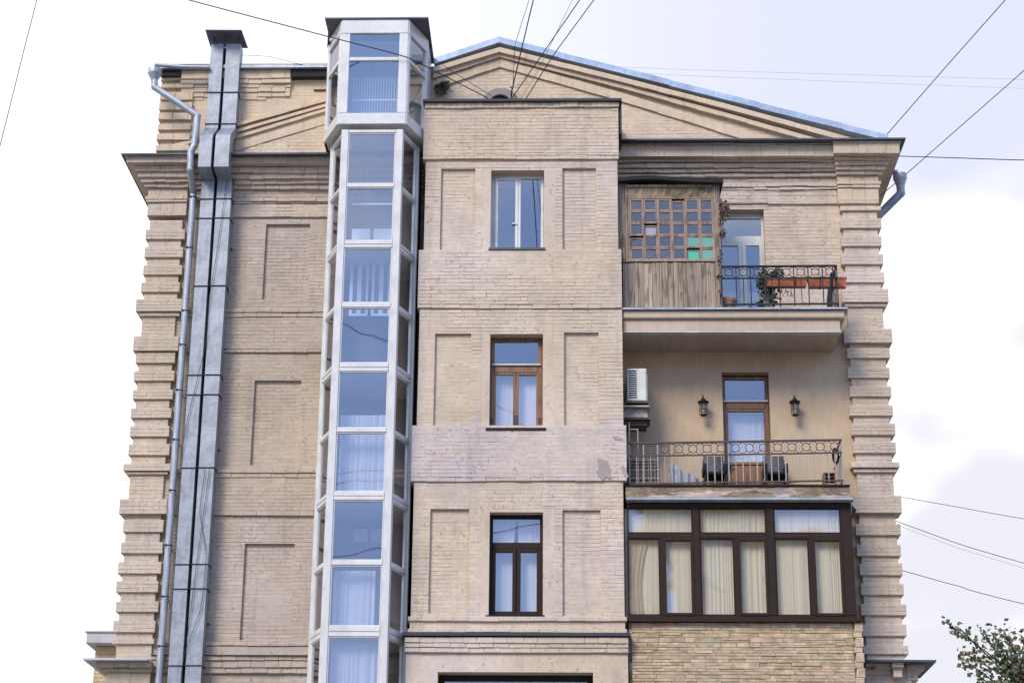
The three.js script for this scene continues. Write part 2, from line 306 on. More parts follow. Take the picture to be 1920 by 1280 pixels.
// --- left wall field
{
  const r = rng(11);
  const yTop = P(500, 408, 0.05).y, n = [R(495, 420, 578, 561, 0), R(473, 713, 561, 872, 0), R(454, 1019, 548, 1200, 0)];
  const g = wallG(PAINT.left);
  g.sheet(XLi - 0.02, xBayL + 0.1, 0, yTop + 0.2, 0, n);
  for (const h of n) { g.reveal(h, 0, -0.07); g.sheet(h.x0, h.x1, h.y0, h.y1, -0.07); }
  const belts = [[585, 660], [886, 966], [1211, 1238]];
  g.build('wall', M.paint, house);
  const yb = belts.map(([a, b]) => [P(510, a, 0).y, P(510, b, 0.05).y]);
  // fields between the belts
  lay(XLi, xBayL + 0.1, yb[0][0], yTop, 0, PAINT.left, n, { soft: 0.35 });
  lay(XLi, xBayL + 0.1, yb[1][0], yb[0][1], 0, PAINT.left, n, { soft: 0.35 });
  lay(XLi, xBayL + 0.1, yb[2][0], yb[1][1], 0, PAINT.left, n, { soft: 0.35 });
  for (const h of n) lay(h.x0, h.x1, h.y0, h.y1, -0.07, PAINT.left, [], { soft: 0.3 });
  for (let k = 0; k < 2; k++) {
    const [a, b] = belts[k], yA = P(510, a, 0.09).y, yA2 = P(510, a + 9, 0.065).y, yB = P(510, b, 0.05).y;
    const l = wallG(PAINT.left); corbel(l, XLi, xBayL + 0.1, yA, yA + 0.075, 0, 0.09, r); l.build('string_course', M.paint, house);
    const l2 = wallG(PAINT.left); corbel(l2, XLi, xBayL + 0.1, yA2, yA - 0.002, 0, 0.068, r); l2.build('string_course', M.paint, house);
    const bnd = wallG(PAINT.left); bnd.box(XLi, xBayL + 0.1, yB + 0.07, yA2 - 0.002, 0, 0.045); corbel(bnd, XLi, xBayL + 0.1, yB, yB + 0.068, 0, 0.05, r); bnd.build('wall_band', M.paint, house);
    lay(XLi, xBayL + 0.1, yB + 0.07, yA2 - 0.004, 0.045, PAINT.left, [], { soft: 0.35 });
  }
  const low = wallG(PAINT.left); const yA = P(510, 1211, 0.07).y, yB = P(510, 1238, 0.09).y;
  corbel(low, XLi, xBayL + 0.1, yA, yA + 0.07, 0, 0.07, r); low.box(XLi, xBayL + 0.1, yB + 0.09, yA - 0.002, 0, 0.05); low.build('string_course', M.paint, house);
  const low1 = wallG(PAINT.left); corbel(low1, XLi, xBayL + 0.1, yB, yB + 0.08, 0, 0.13, r); low1.build('string_course', M.paint, house);
  const low2 = wallG(PAINT.left); corbel(low2, XLi, xBayL + 0.1, P(510, 1251, 0.1).y, yB - 0.002, 0, 0.10, r); low2.build('string_course', M.paint, house);
  const low3 = wallG(PAINT.left); corbel(low3, XLi, xBayL + 0.1, P(510, 1262, 0.07).y, P(510, 1251, 0.1).y - 0.002, 0, 0.07, r); low3.build('string_course', M.paint, house);
  const fl = new G(); fl.box(XLi, xBayL + 0.1, yB + 0.081, yB + 0.09, 0, 0.17); fl.build('flashing', M.tealFlash, house);
  lay(XLi, xBayL + 0.1, P(510, 1300, 0).y, P(510, 1262, 0.07).y, 0, PAINT.left);
}

// --- corner piers with quoin blocks
function pier(xa, xb, out, um, blocks, plains, ytop, ybot, col, seed) { // out: -1 left corner, +1 right corner
  const r = rng(seed), g = wallG(col), xo = out < 0 ? xa : xb;
  g.box(xa, xb, 0, ytop, -0.4, Z.pier);
  g.build('corner_pier', M.paint, house);
  lay(xa + 0.002, xb - 0.002, ybot, ytop, Z.pier, col, [], { soft: 0.4 });
  for (const [va, vb, big] of blocks) {
    const zf = Z.block + (big ? 0.05 : 0), y1 = P(um, va, zf).y, y0 = P(um, vb, zf).y, ex = 0.065 + (big ? 0.05 : 0), j = () => (r() - 0.5) * 0.04;
    const x0 = xa - ex + j(), x1 = xb + ex + j(), tone = 0.95 + 0.09 * r(), b = wallG(col.map(c => c * tone));
    const rows = Math.max(1, Math.round((y1 - y0) / 0.072)), h = (y1 - y0) / rows;
    b.cbox(x0 + 0.003, x1 - 0.003, y0 + 0.004, y1 - 0.004, -0.25, zf - 0.006, 0.006);
    for (let k = 0; k < rows; k++) { let x = x0; let i = 0; while (x < x1 - 0.02) { let e = x + ((k + i) % 2 ? 0.26 : 0.13) * (0.95 + 0.1 * r()); if (x1 - e < 0.08) e = x1; b.cbox(x + 0.0008, e - 0.0008, y0 + k * h + 0.001, y0 + (k + 1) * h - 0.001, zf - 0.06, zf + (r() - 0.5) * 0.006, 0.003 + 0.004 * r()); x = e; i++; } }
    b.build('quoin_block', M.paint, house);
  }
}
const leftBlocks = [[430, 448], [463, 482], [497, 514.5], [529, 547], [560, 583, 1], [585, 592], [630, 657, 1], [660, 680], [695, 713.5], [730, 748], [765, 783], [798, 818], [832, 853], [869, 882, 1], [884, 889], [935, 963, 1], [974, 997], [1016, 1037], [1053, 1075], [1089, 1110], [1127, 1147], [1163, 1185], [1197, 1207, 0]];
const rightBlocks = [[370, 381], [386, 394], [409, 427], [442, 461], [476, 495], [510, 529], [541, 566, 1], [568, 574], [616, 642, 1], [652, 671], [689, 708], [724, 743], [760, 779], [794, 815], [829, 849], [866, 876, 1], [878, 885], [929, 961, 1], [982, 1003], [1021, 1042], [1056, 1078], [1094, 1115], [1132, 1153], [1170, 1192], [1210, 1226]];
pier(XL, XLi, -1, 300, leftBlocks, [], P(300, 409, 0.2).y, P(300, 1232, 0.1).y, PAINT.pier, 5);
pier(XRi, XR, 1, 1620, rightBlocks, [], P(1610, 356, 0.2).y, P(1640, 1232, 0.1).y, PAINT.pier, 6);

// --- right wall
const doorUp = R(1312, 393, 1436, 577, 0), doorMid = R(1357, 698, 1446, 925, 0);
const yRtop = P(1400, 382, 0.05).y, ySlabU = P(1400, 579, 1.2).y, ySlabUb = P(1400, 621, 1.15).y, ySlabL = P(1400, 908, 1.2).y, ySlabLb = P(1400, 932, 1.2).y;
doorUp.y0 = ySlabU - 0.02; doorMid.y0 = ySlabL - 0.02;
{
  const g = wallG(PAINT.right); g.sheet(xBayR - 0.1, XRi + 0.02, ySlabUb, yRtop + 0.2, 0, [doorUp]); g.reveal(doorUp, 0, -0.25); g.build('wall', M.paint, house);
  lay(xBayR - 0.02, XRi, ySlabU - 0.2, yRtop, 0, PAINT.right, [doorUp], { soft: 0.3 });
  const p = wallG(PAINT.plaster); p.sheet(xBayR - 0.1, XRi + 0.02, 0, ySlabUb, 0.004, [doorMid]); p.reveal(doorMid, 0.004, -0.22); p.build('plaster_wall', M.plaster, house);
  // upper wall band beside the door head
  const b = wallG(PAINT.right), yb = P(1500, 382, 0.05).y; corbel(b, P(1440, 382, 0.05).x, XRi, yb, yRtop + 0.12, 0, 0.045, rng(31)); b.build('wall_band', M.paint, house);
}

// --- middle bay, storey by storey
const bayWin = [R(920, 319, 1020, 468, 1.2), R(918, 626, 1018, 805, 1.22), R(917, 960, 1018, 1155, 1.24)];
const bayNiche = [
  [R(826, 316, 890, 470, 1.2), R(1055, 315, 1118, 468, 1.2)],
  [R(814, 625, 882, 799, 1.22), R(1058, 623, 1123, 798, 1.22)],
  [R(805, 954, 878, 1150, 1.24), R(1055, 956, 1127, 1155, 1.24)]];
S.forEach((s, i) => {
  const g = wallG(PAINT.bay), holes = [bayWin[i], ...bayNiche[i]];
  g.sheet(s.L, s.R, s.bot - 0.05, s.top + 0.05, s.zf, holes);
  g.reveal(bayWin[i], s.zf, s.zf - 0.25);
  for (const h of bayNiche[i]) { g.reveal(h, s.zf, s.zf - 0.065); g.sheet(h.x0, h.x1, h.y0, h.y1, s.zf - 0.065); }
  g.face([[s.L, s.bot, -0.1], [s.L, s.bot, s.zf], [s.L, s.top, s.zf], [s.L, s.top, -0.1]]).face([[s.R, s.bot, s.zf], [s.R, s.bot, -0.1], [s.R, s.top, -0.1], [s.R, s.top, s.zf]]);
  g.build('bay_wall', M.paint, house);
  // window surround is smooth render, so bricks stop short of the opening
  const w = bayWin[i], ring = { x0: w.x0 - 0.16, x1: w.x1 + 0.20, y0: w.y0 - 0.02, y1: w.y1 + 0.05 };
  lay(s.L, s.R, s.bot, s.top, s.zf, PAINT.bay, [ring, ...bayNiche[i]], { soft: i === 1 ? 0.15 : 0.3 });
  for (const h of bayNiche[i]) lay(h.x0, h.x1, h.y0, h.y1, s.zf - 0.065, PAINT.bay, [], { soft: 0.35 });
});
function band(L, Rr, yt, yb, zf, col, soft, seed) {
  const r = rng(seed), g = wallG(col); g.box(L, Rr, yb + 0.07, yt, -0.1, zf); corbel(g, L, Rr, yb, yb + 0.0685, -0.1, zf + 0.004, r, 0.26, 0.009); g.build('bay_band', M.paint, house);
  lay(L, Rr, yb + 0.075, yt, zf, col, [], { soft });
}
const yTopBay = P(975, 203, 1.25).y;
band(P(794, 250, 1.25).x, P(1160, 250, 1.25).x, yTopBay, P(975, 298, 1.25).y, 1.25, PAINT.attic.map((c, i) => (c + PAINT.bay[i]) / 2), 0.1, 41);
band(P(784, 520, 1.26).x, P(1166, 520, 1.26).x, S[0].bot + 0.01, P(975, 577, 1.26).y, 1.26, PAINT.bay, 0.05, 42);
band(P(771, 850, 1.28).x, P(1175, 850, 1.28).x, S[1].bot + 0.01, P(975, 902, 1.28).y, 1.28, PAINT.lilac, 0.25, 43);
{ // bare render where the lilac coat has come off
  const r = rng(77);
  for (const [u, v, w, h, n] of [[1133, 880, 15, 24, 15], [1172, 884, 5, 20, 9], [1160, 822, 10, 6, 9]]) {
    const g = wallG([0.40, 0.345, 0.32]), c = P(u, v, 1.2955), pts = []; for (let k = 0; k < n; k++) { const a = -k / n * 6.283, q = 0.55 + 0.6 * r(); pts.push([c.x + Math.cos(a + 6.28) * w / 96 * q + (Math.sin(a) * -0.05), c.y + Math.sin(a) * h / 96 * q * 0.9, 1.2955]); }
    pts.reverse(); for (let k = 1; k < pts.length - 1; k++) g.face([[c.x, c.y, 1.2955], pts[k], pts[k + 1]]); g.face([[c.x, c.y, 1.2955], pts[pts.length - 1], pts[0]]); g.face([[c.x, c.y, 1.2955], pts[0], pts[1]]);
    g.build('plaster_scar', M.paint, house, { label: 'bare grey scar in the lilac render' });
  }
}
{ // head of the bay: a course of headers and a dark metal edge
  const L = P(796, 195, 1.3).x, Rr = P(1161, 195, 1.3).x, yT = P(975, 192, 1.3).y, r = rng(51);
  const g = wallG(PAINT.attic); corbel(g, L, Rr, yTopBay, yT, -0.05, 1.30, r, 0.125, 0.008); g.build('header_course', M.paint, house);
  const f = new G(); f.box(L - 0.03, Rr + 0.05, yT + 0.002, yT + 0.05, -0.05, 1.37); f.box(Rr + 0.01, Rr + 0.05, yTopBay - 0.55, yT, 0.2, 1.22); f.build('flashing', M.galvDark, house);
}
{ // foot of the bay: two fillets, metal drip and corbels, then the plain storey below
  const r = rng(52), L = P(764, 1180, 1.3).x, Rr = P(1176, 1180, 1.3).x, yA = P(975, 1164, 1.3).y, yB = P(975, 1186, 1.32).y;
  const g = wallG(PAINT.bay); corbel(g, L, Rr, yA, S[2].bot, -0.1, 1.30, r); g.build('string_course', M.paint, house);
  const g2 = wallG(PAINT.bay); g2.box(L + 0.03, Rr - 0.03, yB + 0.07, yA - 0.002, -0.1, 1.25); g2.build('bay_band', M.paint, house); lay(L + 0.03, Rr - 0.03, yB + 0.07, yA - 0.004, 1.25, PAINT.bay);
  const g3 = wallG(PAINT.bay); corbel(g3, L, Rr, yB, yB + 0.066, -0.1, 1.33, r); g3.build('string_course', M.paint, house);
  const f = new G(); f.box(L - 0.08, Rr + 0.06, yB - 0.07, yB - 0.012, -0.05, 1.41); f.build('flashing', M.galvDark, house);
  let y = yB - 0.09;
  for (const [v, z] of [[1205, 1.37], [1214, 1.35], [1223, 1.33]]) { const yb = P(975, v, z).y, q = wallG(PAINT.bay); corbel(q, L - 0.04, Rr + 0.02, yb, y, -0.1, z, r); q.build('corbel_course', M.paint, house); y = yb - 0.002; }
  const low = R(818, 1260, 1113, 1500, 1.28), w = wallG(PAINT.bay); low.y0 = y - 2.6; w.sheet(L - 0.02, Rr + 0.01, 0, y, 1.28, [low]); w.reveal(low, 1.28, 0.98); w.face([[L - 0.02, 0, -0.1], [L - 0.02, 0, 1.28], [L - 0.02, y, 1.28], [L - 0.02, y, -0.1]]).face([[Rr + 0.01, 0, 1.28], [Rr + 0.01, 0, -0.1], [Rr + 0.01, y, -0.1], [Rr + 0.01, y, 1.28]]); w.build('bay_wall', M.paint, house);
  const wd = sub('window', house, 'wide dark window at the foot of the middle bay'); new G().box(low.x0, low.x1, low.y1 - 0.1, low.y1 - 0.002, 0.9, 0.98).box(low.x0, low.x1, low.y0, low.y0 + 0.1, 0.9, 0.98).box(low.x0, low.x0 + 0.1, low.y0 + 0.1, low.y1 - 0.1, 0.9, 0.98).box(low.x1 - 0.1, low.x1, low.y0 + 0.1, low.y1 - 0.1, 0.9, 0.98).build('frame', M.brown, wd);
  new G().face([[low.x0, low.y0, 0.93], [low.x1, low.y0, 0.93], [low.x1, low.y1, 0.93], [low.x0, low.y1, 0.93]]).build('pane', M.glass, wd);
}

// --- cornices: corbelled courses that break forward round the corner piers and return along the sides
function cornice(side, um, list, xa, xb, xpier, col, seed, yStart) {
  const r = rng(seed); let y = yStart;
  for (const [v, z, L] of list) {
    const yb = P(um, v, z).y, tone = 0.97 + 0.06 * r(), g = wallG(col.map(c => c * tone));
    const zp = z + 0.10, off = z * 0.93 + 0.02, flush = z < 0.07;
    if (side < 0) { // left corner
      corbel(g, xpier, xb, yb, y, -0.05, z, r, L || 0.26, flush ? 0.004 : 0.012); corbel(g, xa - off, xpier + 0.06 + z * 0.25, yb - 0.003, y, -0.3, zp, r, L || 0.26, flush ? 0.004 : 0.010);
      g.box(xa - off + 0.005, xa + 0.02, yb, y, BACK, -0.3);
    } else {
      corbel(g, xa, xpier, yb, y, -0.05, z, r, L || 0.26, flush ? 0.004 : 0.012); corbel(g, xpier - 0.06 - z * 0.25, xb + off, yb - 0.003, y, -0.3, zp, r, L || 0.26, flush ? 0.004 : 0.010);
      g.box(xb - 0.02, xb + off - 0.005, yb, y, BACK, -0.3);
    }
    g.build('cornice_course', M.paint, house);
    if (z < 0.06) lay(side < 0 ? xpier + 0.08 : xa, side < 0 ? xb : xpier - 0.08, yb + 0.004, y - 0.004, z + 0.002, col, [], { soft: 0.3 });
    y = yb - 0.0015;
  }
}
const yFlR = P(1400, 261, 0.62).y - 0.03, yFlL = P(430, 288, 0.62).y - 0.03;
cornice(1, 1400, [[270, 0.50], [292, 0.46, 0.5], [303, 0.31], [313, 0.25], [322, 0.19], [331, 0.13], [345, 0.055], [349.5, 0.10], [355, 0.075], [381, 0.04]], xBayR - 0.05, XR, XRi, PAINT.right, 61, yFlR);
cornice(-1, 430, [[294, 0.51], [307, 0.47, 0.5], [323, 0.32], [334, 0.26], [344, 0.20], [353, 0.14], [372, 0.055], [376.5, 0.10], [381.5, 0.075], [407, 0.045]], XL, xBayL + 0.05, XLi, PAINT.left.map((c, i) => (c + PAINT.attic[i]) / 2), 62, yFlL);
{ // metal edge sheets on the cornices, turned up at the corners
  const f = new G(); f.box(xBayR, XR + 0.56, yFlR + 0.001, yFlR + 0.035, -0.2, 0.66); f.box(XR - 0.1, XR + 0.56, yFlR + 0.001, yFlR + 0.035, BACK, -0.2); f.build('cornice_flashing', M.tealFlash, house);
  const l = new G(); l.box(XL - 0.55, xBayL, yFlL + 0.001, yFlL + 0.035, -0.2, 0.66); l.box(XL - 0.55, XL + 0.1, yFlL + 0.001, yFlL + 0.035, BACK, -0.2); l.build('cornice_flashing', M.tealFlash, house);
}

// --- attic block on the left and the gable
const roofLine = [[815, 124], [937, 84], [1165, 141], [1350, 188], [1500, 226], [1664, 267]].map(([u, v]) => P(u, v, 0.06));
const topAt = x => { for (let k = 0; k < roofLine.length - 1; k++) { const a = roofLine[k], b = roofLine[k + 1]; if (x >= a.x && x <= b.x) return mix(a.y, b.y, (x - a.x) / (b.x - a.x)); } return x < roofLine[0].x ? roofLine[0].y : 0; };
const yAtticTop = P(450, 137, 0.06).y, xAttL = P(304, 220, 0.06).x, xLift = P(700, 150, 0.06).x;
{
  const g = wallG(PAINT.attic);
  const xs = [xLift, ...roofLine.map(p => p.x)], ys = [yAtticTop, ...roofLine.map(p => p.y)];
  for (let k = 0; k < xs.length - 1; k++) g.face([[xs[k], yFlR, 0.06], [xs[k + 1], yFlR, 0.06], [xs[k + 1], ys[k + 1], 0.06], [xs[k], ys[k], 0.06]]);
  g.box(xAttL, xLift, yFlL - 0.1, yAtticTop, -0.5, 0.06);
  g.build('gable_wall', M.paint, house);
  lay(xAttL, xLift, yFlL, yAtticTop, 0.06, PAINT.attic, [], { soft: 0.45 });
  lay(xLift, roofLine[5].x, yFlR, roofLine[1].y, 0.06, PAINT.attic, [], { soft: 0.4, keep: (a, b, y) => y < Math.min(topAt(a), topAt(b)) - 0.25 });
  const r = rng(71);
  const rake = (u0, v0, u1, v1, th, zf, col = PAINT.attic) => { // a raking moulding of single bricks
    const a = V3(u0, v0, zf), b = V3(u1, v1, zf), n = Math.max(2, Math.round(a.distanceTo(b) / 0.27)), q = wallG(col);
    for (let k = 0; k < n; k++) { const s = a.clone().lerp(b, k / n + 0.0005), e = a.clone().lerp(b, (k + 1) / n - 0.0005), dz = (r() - 0.5) * 0.012, dy = (r() - 0.5) * 0.01;
      const A = [s.x, s.y + dy, zf + dz], B = [e.x, e.y + dy, zf + dz], Cc = [e.x, e.y + th, zf + dz], D = [s.x, s.y + th, zf + dz], zb = 0.0;
      q.face([A, B, Cc, D]).face([[A[0], A[1], zb], [B[0], B[1], zb], B, A]).face([D, Cc, [Cc[0], Cc[1], zb], [D[0], D[1], zb]]).face([[A[0], A[1], zb], A, D, [D[0], D[1], zb]]).face([B, [B[0], B[1], zb], [Cc[0], Cc[1], zb], Cc]); }
    q.build('raking_course', M.paint, house);
  };
  // right slope, left slope: three steps each
  const seg = (pts, th, zf) => { for (let k = 0; k < pts.length - 1; k++) rake(...pts[k], ...pts[k + 1], th, zf); };
  seg([[937, 97], [1165, 153], [1350, 200], [1490, 238], [1560, 257], [1640, 280]], 0.11, 0.24);
  seg([[937, 106], [1165, 165], [1350, 216], [1480, 253], [1560, 276]], 0.10, 0.17);
  seg([[937, 125], [1165, 189], [1300, 231], [1385, 258], [1470, 286]], 0.19, 0.11);
  seg([[812, 134], [937, 97]], 0.11, 0.24); seg([[812, 146], [937, 106]], 0.10, 0.17); seg([[812, 166], [937, 125]], 0.19, 0.11);
  // the same mouldings reappear on the attic block, left of the glazed tower
  seg([[440, 237], [618, 187]], 0.075, 0.17); seg([[440, 249], [618, 197]], 0.07, 0.14); seg([[440, 260], [618, 206]], 0.07, 0.115); seg([[440, 283], [618, 229]], 0.17, 0.085);
  seg([[312, 281], [372, 264]], 0.09, 0.11);
  // stepped head of the attic block
  let y = yAtticTop;
  [[147, 0.20, 338, 545], [156, 0.17, 338, 545], [163, 0.14, 340, 545], [172, 0.12, 340, 545], [181, 0.095, 340, 545], [187, 0.08, 358, 500]].forEach(([v, z, ua, ub]) => { const yb = P(440, v, z).y, q = wallG(PAINT.attic); corbel(q, P(ua, 150, z).x, P(ub, 150, z).x, yb, y, 0, z, r, 0.26, 0.012); q.build('cornice_course', M.paint, house); y = yb - 0.001; });
  // attic corner quoins
  [[142, 150], [157, 165], [172, 187], [191, 206], [211, 223], [231, 243], [250, 262], [271, 282]].forEach(([a, b], k) => { const z = 0.14, y1 = P(320, a, z).y, y0 = P(320, b, z).y, q = wallG(PAINT.attic); const xo = xAttL - 0.07 - (r() - 0.5) * 0.02; corbel(q, xo, P(358, 220, z).x, y0, y1, -0.4, z, r, 0.3, 0.01); q.build('quoin_block', M.paint, house); });
  // a slot vent and a small blocked hole beside the tower
  const h = R(588, 169, 618, 184, 0.06); wallG([0.08, 0.07, 0.06]).box(h.x0, h.x1, h.y1 - 0.02, h.y1, 0.06, 0.10).build('slot_lintel', M.paint, house);
  // arched vent in the gable
  const c = P(938, 199, 0.08), ar = wallG([0.34, 0.31, 0.28]); const sh = new THREE.Shape(); sh.absarc(0, 0, 0.37, 0, Math.PI, false); sh.absarc(0, 0, 0.235, Math.PI, 0, true);
  const eg = new THREE.ExtrudeGeometry(sh, { depth: 0.10, bevelEnabled: true, bevelSize: 0.012, bevelThickness: 0.012, bevelSegments: 1, curveSegments: 20 }); eg.translate(c.x, c.y, 0.05); ar.geo(eg); ar.build('arch_surround', M.paint, house);
  const s2 = new THREE.Shape(); s2.absarc(0, 0, 0.23, 0, Math.PI, false); const dg = new THREE.ExtrudeGeometry(s2, { depth: 0.02, bevelEnabled: false, curveSegments: 20 }); dg.translate(c.x, c.y, 0.066); new G().geo(dg).build('arch_vent', M.black, house);
  for (let k = -2; k <= 2; k++) new G().box(c.x + k * 0.075 - 0.008, c.x + k * 0.075 + 0.008, c.y, c.y + Math.sqrt(0.23 ** 2 - (k * 0.075) ** 2), 0.087, 0.1).build('vent_bar', M.galvDark, house);
  // rafters' dark ends under the attic roof and the roofs themselves
  new G().box(P(543, 135, 0.3).x, P(618, 135, 0.3).x, P(580, 144, 0.2).y, yAtticTop, 0.0, 0.22).build('eaves_board', M.tar, house);
  new G().box(P(300, 135, 0.3).x, P(336, 135, 0.3).x, P(320, 143, 0.2).y, yAtticTop, 0.0, 0.22).build('eaves_board', M.tar, house);
  const rf = new G(); rf.face([[P(288, 123, 0.4).x, yAtticTop + 0.09, 0.31], [xLift, yAtticTop + 0.07, 0.31], [xLift, yAtticTop + 0.9, -5], [P(288, 123, 0.4).x, yAtticTop + 0.7, -5]]);
  rf.box(P(292, 128, 0.36).x, xLift, yAtticTop + 0.002, yAtticTop + 0.07, -0.2, 0.30); rf.build('attic_roof', M.zinc, house);
  const gr = new G(); gr.tube([V3(290, 121, 0.44), V3(340, 125, 0.44), V3(392, 126, 0.42)], 0.045, 8); gr.build('gutter', M.zinc, house);
  // metal verge along the gable
  for (let k = 0; k < roofLine.length - 1; k++) {
    const N = k === 0 ? 1 : 2;
    for (let q = 0; q < N; q++) { const A = roofLine[k], B = roofLine[k + 1], t0 = q / N, t1 = (q + 1) / N, drop = q * 0.006, x0 = mix(A.x, B.x, t0) - (k + q ? 0.03 : 0), x1 = mix(A.x, B.x, t1), y0 = mix(A.y, B.y, t0) - drop, y1 = mix(A.y, B.y, t1) - drop, h = 0.135, zf = 0.275 - drop * 0.5 - k * 0.002;
      const v = new G(); v.face([[x0, y0 - h * 0.4, zf], [x1, y1 - h * 0.4, zf], [x1, y1 + h * 0.7, zf - 0.03], [x0, y0 + h * 0.7, zf - 0.03]]).face([[x0, y0 + h * 0.7, zf - 0.03], [x1, y1 + h * 0.7, zf - 0.03], [x1, y1 + h * 0.75, BACK], [x0, y0 + h * 0.75, BACK]]).face([[x0, y0 - h * 0.4, 0.0], [x1, y1 - h * 0.4, 0.0], [x1, y1 - h * 0.4, zf], [x0, y0 - h * 0.4, zf]]).face([[x0, y0 - h * 0.4, 0], [x0, y0 - h * 0.4, zf], [x0, y0 + h * 0.7, zf - 0.03], [x0, y0 + h * 0.7, 0]]).face([[x1, y1 - h * 0.4, zf], [x1, y1 - h * 0.4, 0], [x1, y1 + h * 0.7, 0], [x1, y1 + h * 0.7, zf - 0.03]]);
      v.build('verge_flashing', M.blueRoof, house); }
  }
}
{ // body of the house behind the facade: sides, back, floors
  const g = wallG(PAINT.pier); const yT = yFlR;
  g.box(XL, XL + 0.35, 0, yT, BACK, -0.4).box(XR - 0.35, XR, 0, yT, BACK, -0.4).box(XL, XR, 0, yT, BACK - 0.3, BACK).build('side_wall', M.paint, house);
  const f = new G(); f.box(XL + 0.35, XR - 0.35, 0, yT, -3.3, -3.0);
  for (const y of [P(975, 540, 0).y, P(975, 870, 0).y, P(975, 1185, 0).y, yTopBay - 0.6]) { f.box(XL + 0.35, XR - 0.35, y - 0.2, y, -3.0, -0.26); f.box(xBayL + 0.05, xBayR - 0.05, y - 0.2, y, -0.26, 1.0); }
  for (const x of [xBayL + 0.1, xBayR - 0.1]) f.box(x - 0.06, x + 0.06, 0, yTopBay, -3, -0.08);
  f.box(XL + 0.35, XR - 0.35, yT - 0.02, yT, BACK, -0.3); f.build('interior_wall', M.room, house);
}

// --- lower corner capitals with their metal caps
{
  const r = rng(81), yl = P(240, 1237, 0.5).y, g = new G(); g.box(XL - 0.50, XLi + 0.04, yl, yl + 0.035, -1.2, 0.50).build('pier_cap', M.coping, house);
  let y = yl - 0.002; for (const [v, z, o] of [[1250, 0.36, 0.30], [1258, 0.26, 0.2]]) { const yb = P(270, v, z).y, q = wallG(PAINT.left); corbel(q, XL - o, XLi + 0.05, yb, y, -1, z, r, 0.3, 0.012); q.build('corbel_course', M.paint, house); y = yb - 0.002; }
  const q = wallG(PAINT.left); q.box(XL - 0.12, XLi + 0.03, 0, y, -1, 0.2).build('corner_pier', M.paint, house);
  const yr = P(1660, 1240, 0.5).y, h = new G(); h.box(XRi - 0.05, XR + 0.50, yr, yr + 0.035, -1.2, 0.5).build('pier_cap', M.tealFlash, house);
  const k = wallG(PAINT.pier), kk = (x0, x1, va, vb, z) => { k.cbox(x0, x1, P(1660, vb, z).y, P(1660, va, z).y, -0.6, z, 0.01); };
  const xc = P(1682, 1250, 0.3).x; k.box(XRi - 0.05, XR + 0.1, 0, yr - 0.002, -1, 0.14).build('corner_pier', M.paint, house);
  for (const [x0, x1, va, vb, z] of [[xc - 0.1, xc + 0.11, 1240, 1250, 0.42], [xc - 0.07, xc + 0.09, 1250.5, 1269, 0.34], [XR + 0.02, XR + 0.34, 1241, 1254, 0.2], [XR + 0.02, XR + 0.22, 1254.5, 1275, 0.16], [XRi - 0.05, xc - 0.1, 1240, 1247, 0.30], [P(1640, 1250, 0.2).x, xc - 0.1, 1247.5, 1254, 0.25], [XRi - 0.05, xc - 0.1, 1254.5, 1264, 0.19]]) { const b = wallG(PAINT.pier); b.cbox(x0, x1, P(1660, vb, z).y, P(1660, va, z).y, -0.6, z, 0.01); b.build('corner_bracket', M.paint, house); }
}

// --- windows and doors of the house
const pr = rng(909), tw = () => (pr() - 0.5) * 0.012;
const pane = (g, r, z, mat, parent, name = 'pane') => { const a = tw(), b = tw(); return new G().face([[r.x0, r.y0, z - a - b], [r.x1, r.y0, z + a - b], [r.x1, r.y1, z + a + b], [r.x0, r.y1, z - a + b]]).build(name, mat, parent); };
function frameRect(r, w, z0, z1, mat, parent, name = 'frame') { const g = new G(); g.cbox(r.x0, r.x0 + w, r.y0, r.y1, z0, z1, 0.006).cbox(r.x1 - w, r.x1, r.y0, r.y1, z0, z1, 0.006).cbox(r.x0 + w, r.x1 - w, r.y1 - w, r.y1, z0, z1 - 0.001, 0.006).cbox(r.x0 + w, r.x1 - w, r.y0, r.y0 + w, z0, z1 - 0.001, 0.006); return g.build(name, mat, parent); }
function curtain(x0, x1, y0, y1, z, mat, parent, { amp = 0.007, wave = 0.10, seed = 1, gather = 0, name = 'curtain' } = {}) {
  const n = Math.max(12, Math.round((x1 - x0) / 0.012)), m = gather ? 10 : 3, pos = [], idx = [], uv = [];
  for (let j = 0; j <= m; j++) for (let i = 0; i <= n; i++) {
    const s = i / n, t = j / m, x = x0 + (x1 - x0) * s, ph = x / wave * 6.283 + 70 * fbm(x * 2.2, seed, seed, 3);
    const zz = z + amp * Math.sin(ph) * (0.25 + 1.2 * vnoise(x * 5, seed + 3, seed)) + 0.01 * vnoise(x * 40, t * 2, seed);
    const xx = gather ? x + gather * Math.sin(t * 2.6) * s * (x1 - x0) : x; pos.push(xx, y1 + (y0 - y1) * t, zz); uv.push(s, t);
  }
  for (let j = 0; j < m; j++) for (let i = 0; i < n; i++) { const a = j * (n + 1) + i, b = a + 1, c = a + n + 1, d = c + 1; idx.push(a, c, b, b, c, d); }
  const g = new THREE.BufferGeometry(); g.setAttribute('position', new THREE.Float32BufferAttribute(pos, 3)); g.setAttribute('uv', new THREE.Float32BufferAttribute(uv, 2)); g.setIndex(idx); g.computeVertexNormals();
  return mesh(name, g, mat, parent);
}
function sashWin(parent, r, w, z, fmat, gmat) { frameRect(r, w, z, z + 0.05, fmat, parent, 'sash'); pane(0, shrink(r, w - 0.006), z + 0.022, gmat, parent); }
